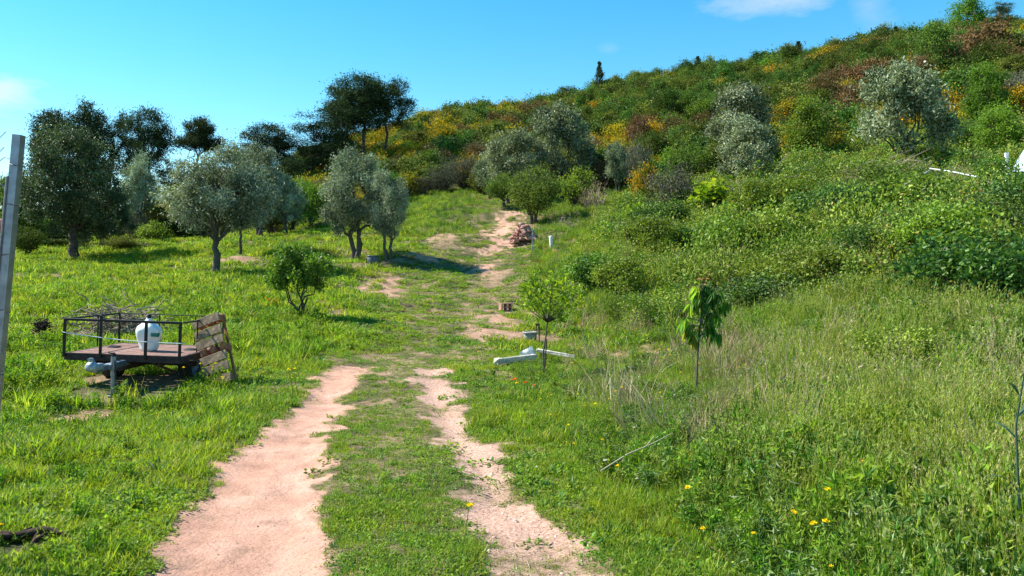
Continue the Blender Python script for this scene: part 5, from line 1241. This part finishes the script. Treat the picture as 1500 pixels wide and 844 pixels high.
# top right things
p = at(1228, 300); t = thing('blue_stake', 'short blue grey plastic stake poking out of the bank brambles', 'stake', p)
part('tube', Geo().tube([[0,0,-.1],[.01,0,.45],[0,0,.95]], .06, 10), bluem, t, True)
a = np.array(at(1366, 270, 0)); 
ya = 24.0
def P3(px, py, Y): return np.array([(px-CX)/F*Y, Y, EYE+(HY-py)/F*Y])
ya = 21.5; a = P3(1362, 247, ya); b = P3(1430, 259, ya-1)
t = thing('white_pipe', 'slim white plastic pipe lying across brambles near the top right', 'pipe', tuple(a))
part('pipe', Geo().tube([[0,0,0], (b-a)*.5+[0,0,.02], b-a], .020, 8), whitem, t, True)
a2 = P3(1318, 275, ya-.5); t = thing('fallen_pole', 'grey weathered pole slanting up to the white pipe', 'pole', tuple(a2))
part('pole', Geo().tube([[0,0,0], (a-a2)*.6+[0,0,-.05], a-a2+[0,0,-.05]], [.03,.028,.02], 7), stakem, t, True)
Yp = hit(1476, 272)[1]; tp = P3(1475, 224, Yp); gzz = gz(tp[0], Yp)
t = thing('white_post', 'white painted wooden post beside the plastic cover at the right edge', 'post', (tp[0]+.02, Yp, gzz), (0, R(-2), 0))
hh = tp[2]-gzz; part('post', Geo().box((0,0,hh/2-.05), (.10,.08,hh+.1), bev=.006), whitem, t)
for i in range(6): part('nail_strip', Geo().box((0,-.04,hh-.12-.12*i), (.05,.012,.012)), stakem, t)
def cover():
    Y = hit(1500, 272)[1]; tip = P3(1514, 205, Y); z0 = gz(tip[0], Y)
    t = thing('plastic_cover', 'pale blue plastic sheet draped over a pole frame at the right edge', 'cover', (tip[0], Y, z0))
    H = tip[2]-z0; g = Geo(); n = 14; V = []; rng = np.random.default_rng(2)
    zlow = (P3(1490, 252, Y)[2]-z0)
    for k in range(7):
        f = k/6
        for i in range(n):
            a = i/n*6.283; r = (.03+.62*f**.8)*(1+.14*math.cos(3*a+1)+.05*math.sin(7*a)); V.append((r*math.cos(a), r*math.sin(a), H-(H-zlow)*f+.05*math.sin(3*a)*f))
    g.add(V, [(k*n+i, (k+1)*n+i, (k+1)*n+(i+1) % n, k*n+(i+1) % n) for k in range(6) for i in range(n)]); part('sheet', g, sheetm, t, True)
    for a in (3.3, 4.4, .2, 1.6): part('frame_pole', Geo().tube([[.55*math.cos(a), .5*math.sin(a), -.1], [0, 0, H+.03]], .018, 7), bluem, t)
    part('strap', Geo().box((-.30, -.36, zlow-.12), (.34, .02, .09), bev=.006), redp, t)
cover()
# near stem of a thistle like plant at the right edge
def tallplant():
    x, y = 2.60, 3.95; z = gz(x, y); rng = np.random.default_rng(3)
    t = thing('tall_weed', 'tall blue green weed stem with long leaves at the right edge close by', 'weed', (x, y, z))
    m = foliage('blue_green_leaf', [(0,(.05,.11,.08)),(1,(.13,.22,.16))], trans=.3)
    g = Geo(); g.tube([[0,0,0],[-.01,0,.4],[-.02,.01,.8],[.02,0,1.1]], [.008,.007,.005,.003], 6); part('stem', g, m, t, True)
    lf = Geo(); q = np.linspace(0, 1, 6); wq = [.006,.02,.024,.02,.012,.001]
    V = []
    for k in range(6): V += [(q[k]*.32, -wq[k], .10*math.sin(q[k]*2.4)), (q[k]*.32, wq[k], .10*math.sin(q[k]*2.4))]
    lf.add(V, [(2*i, 2*i+1, 2*i+3, 2*i+2) for i in range(5)]); me = lf.mesh('weed_leaf', m)
    for i, (zz, a) in enumerate(((.18,2.6),(.30,.3),(.46,3.3),(.62,5.5),(.72,2.2),(.85,.4),(.96,3.6),(1.04,5.0))): link('leaf', me, t, (-.01,0,zz), (0, R(-15), a), (.7-.04*i,)*3)
tallplant()

# ------------------------------------------------------------------ fruit sapling and cherry sapling
def citrus():
    rng = np.random.default_rng(41); x, y = hit(797, 553); z = gz(x, y); s = y/F
    t = thing('fruit_sapling', 'young fruit tree with bright yellow green leaves tied to a stake by the concrete beams', 'sapling', (x, y, z))
    def q(px, py, dy=0): return np.array([(px-797)*s, dy, (553-py)*s])
    g = Geo(); fk = q(802, 477)
    g.tube([[0,0,-.05], q(796,520), q(800,495), fk], [.017,.014,.012,.011], 7)
    C = [(790,455),(780,448),(812,440),(800,430),(826,440),(840,432),(772,438),(766,448),(808,418),(820,424),(786,425),(775,422),(832,450),(815,462),(822,470),(800,462),(792,440),(806,450),(850,430),(782,412),(845,442),(812,410),(768,425)]
    Cs = [q(a, b, rng.normal(0, .22)) for a, b in C]
    for c in Cs:
        m = fk+(c-fk)*.5+rng.normal(0, .03, 3); g.tube([fk, m, c], [.007,.005,.002], 4, cap=False)
    g.tube([fk, q(822, 468), q(845,455)], [.006,.004,.002], 4)
    part('trunk', g, barkg, t)
    g = Geo(); n = 800; ci = rng.integers(0, len(Cs), n); P = np.array(Cs)[ci]+rng.normal(0, .058, (n, 3))*rng.uniform(.4, 1.5, (n, 1))
    g.leaves(P, .09, .036, rng, bias=(0,0,-.2), rnd=np.clip(rng.random(n)*.6+.45*(np.array(C)[ci, 0] > 0)*rng.random(len(Cs))[ci], 0, 1)); part('crown', g, M_citrus, t)
    o = thing('support_stake', 'slim wooden stake holding the young fruit tree', 'stake', (x, y, z), (0, R(4), 0))
    part('pole', Geo().tube([[0,-.03,-.1],[.0,-.03,.55]], .011, 7), bark, o)
citrus()
def cherry():
    rng = np.random.default_rng(42); x, y = hit(1020, 588); z = gz(x, y); s = y/F
    t = thing('cherry_sapling', 'single slender sapling with long drooping dark green leaves in the tall grass', 'sapling', (x, y, z))
    def q(px, py, dy=0): return np.array([(px-1020)*s, dy, (588-py)*s])
    main = [q(1020,592), q(1021,545), q(1024,500), q(1028,455), q(1031,415)]; rt = [q(1026,500), q(1045,470,.05), q(1062,452,.05), q(1072,448,.03)]; lf = [q(1024,512), q(1012,498,-.03), q(1004,488,-.04)]; r2 = [q(1028,480), q(1040,440,-.06), q(1045,430,-.08)]
    g = Geo(); g.tube(main, [.014,.012,.010,.008,.004], 8); 
    MP = np.array(main); br = []
    for i in range(24):
        k = rng.uniform(2.0, 3.95); a = int(k); c = MP[a]+(MP[min(a+1, 4)]-MP[a])*(k-a)
        sd = 1 if rng.random() < .58 else -.6; wdt = (.06+.34*max(0, 1-abs(k-2.5)/1.6))*sd*rng.uniform(.45, 1.15)
        br.append([c, c+[wdt*.6, rng.normal(0, .05), .03], c+[wdt, rng.normal(0, .08), rng.uniform(-.02, .03)]])
    for b in (rt, lf, r2, *br): g.tube(b, np.linspace(.007,.002,len(b)), 6)
    part('stem', g, barkg, t, True)
    u = np.linspace(0, 1, 6); wv = [.003,.015,.020,.018,.010,.001]
    def leafmesh(m, c):
        V = []
        for k in range(6): V += [(u[k]*.16, -wv[k], .012-c*u[k]**2), (u[k]*.16, 0, -c*u[k]**2-.004), (u[k]*.16, wv[k], .012-c*u[k]**2)]
        g = Geo(); F_ = [(3*i+j, 3*i+j+1, 3*i+j+4, 3*i+j+3) for i in range(5) for j in (0, 1)]
        g.add(V, F_, rnd=rng.random()); return g.mesh('cherry_leaf', m, True)
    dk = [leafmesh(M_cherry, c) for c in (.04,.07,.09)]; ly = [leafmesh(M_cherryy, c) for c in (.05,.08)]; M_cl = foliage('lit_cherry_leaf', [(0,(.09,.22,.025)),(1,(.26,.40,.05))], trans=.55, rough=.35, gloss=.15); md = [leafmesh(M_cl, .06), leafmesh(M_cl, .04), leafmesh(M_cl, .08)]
    tp = leafmesh(principled('copper_leaf', (.28,.11,.04), .5), .06)
    def pl(P, n, ms, down, tt=(0,1), sc=1, az=None):
        P = np.array(P); L_ = len(P)-1
        for i in range(n):
            k = rng.uniform(*tt)*L_; a = int(min(k, L_-1)); c = P[a]+(P[a+1]-P[a])*(k-a)
            link('leaf', ms[rng.integers(len(ms))], t, tuple(c), (rng.normal(0,.35), down+rng.normal(0,.25), (rng.random()*6.28 if az is None else az+rng.normal(0,.7))), (sc*rng.uniform(.75,1.2),)*3)
    pl(main, 24, dk, R(62), (.5,.98), .9)
    for b in br: pl(b, 8, dk if b[2][0] > b[0][0] else md, R(60), (.25, 1), .98, None if b[2][0] > b[0][0] else math.pi)
    pl(rt, 26, dk, R(66), (.1,1), .85); pl(r2, 14, dk, R(62), (.1,1), .85); pl(lf, 30, ly, R(55), (.2,1), .8); pl(main, 5, [tp], R(-20), (.97,1), .7); pl(lf, 8, md, R(70), (.3,1), .9)
cherry()

for px, py, r in ((1476,276,1.3),(1478,290,1.2),(1495,282,1.3),(1500,300,1.1),(1370,265,.8),(1400,270,.9),(1425,272,.8),(62,489,.3),(120,489,.45),(170,489,.5),(220,489,.5),(165,587,.12),(740,455,.22),(776,500,.35),(790,499,.25),(735,541,.16),(750,538,.16),(765,536,.16),(780,533,.2),(800,530,.15),(820,530,.15),(765,355,.6),(780,368,.2),(808,358,.25),(546,386,.35),(45,796,.2),(20,798,.2),(75,793,.14),(61,493,.15)):
    a, b = hit(px, py); OFF.append((a, b-.12, r*1.5 if 500 < py < 545 else r))
scatter_all()
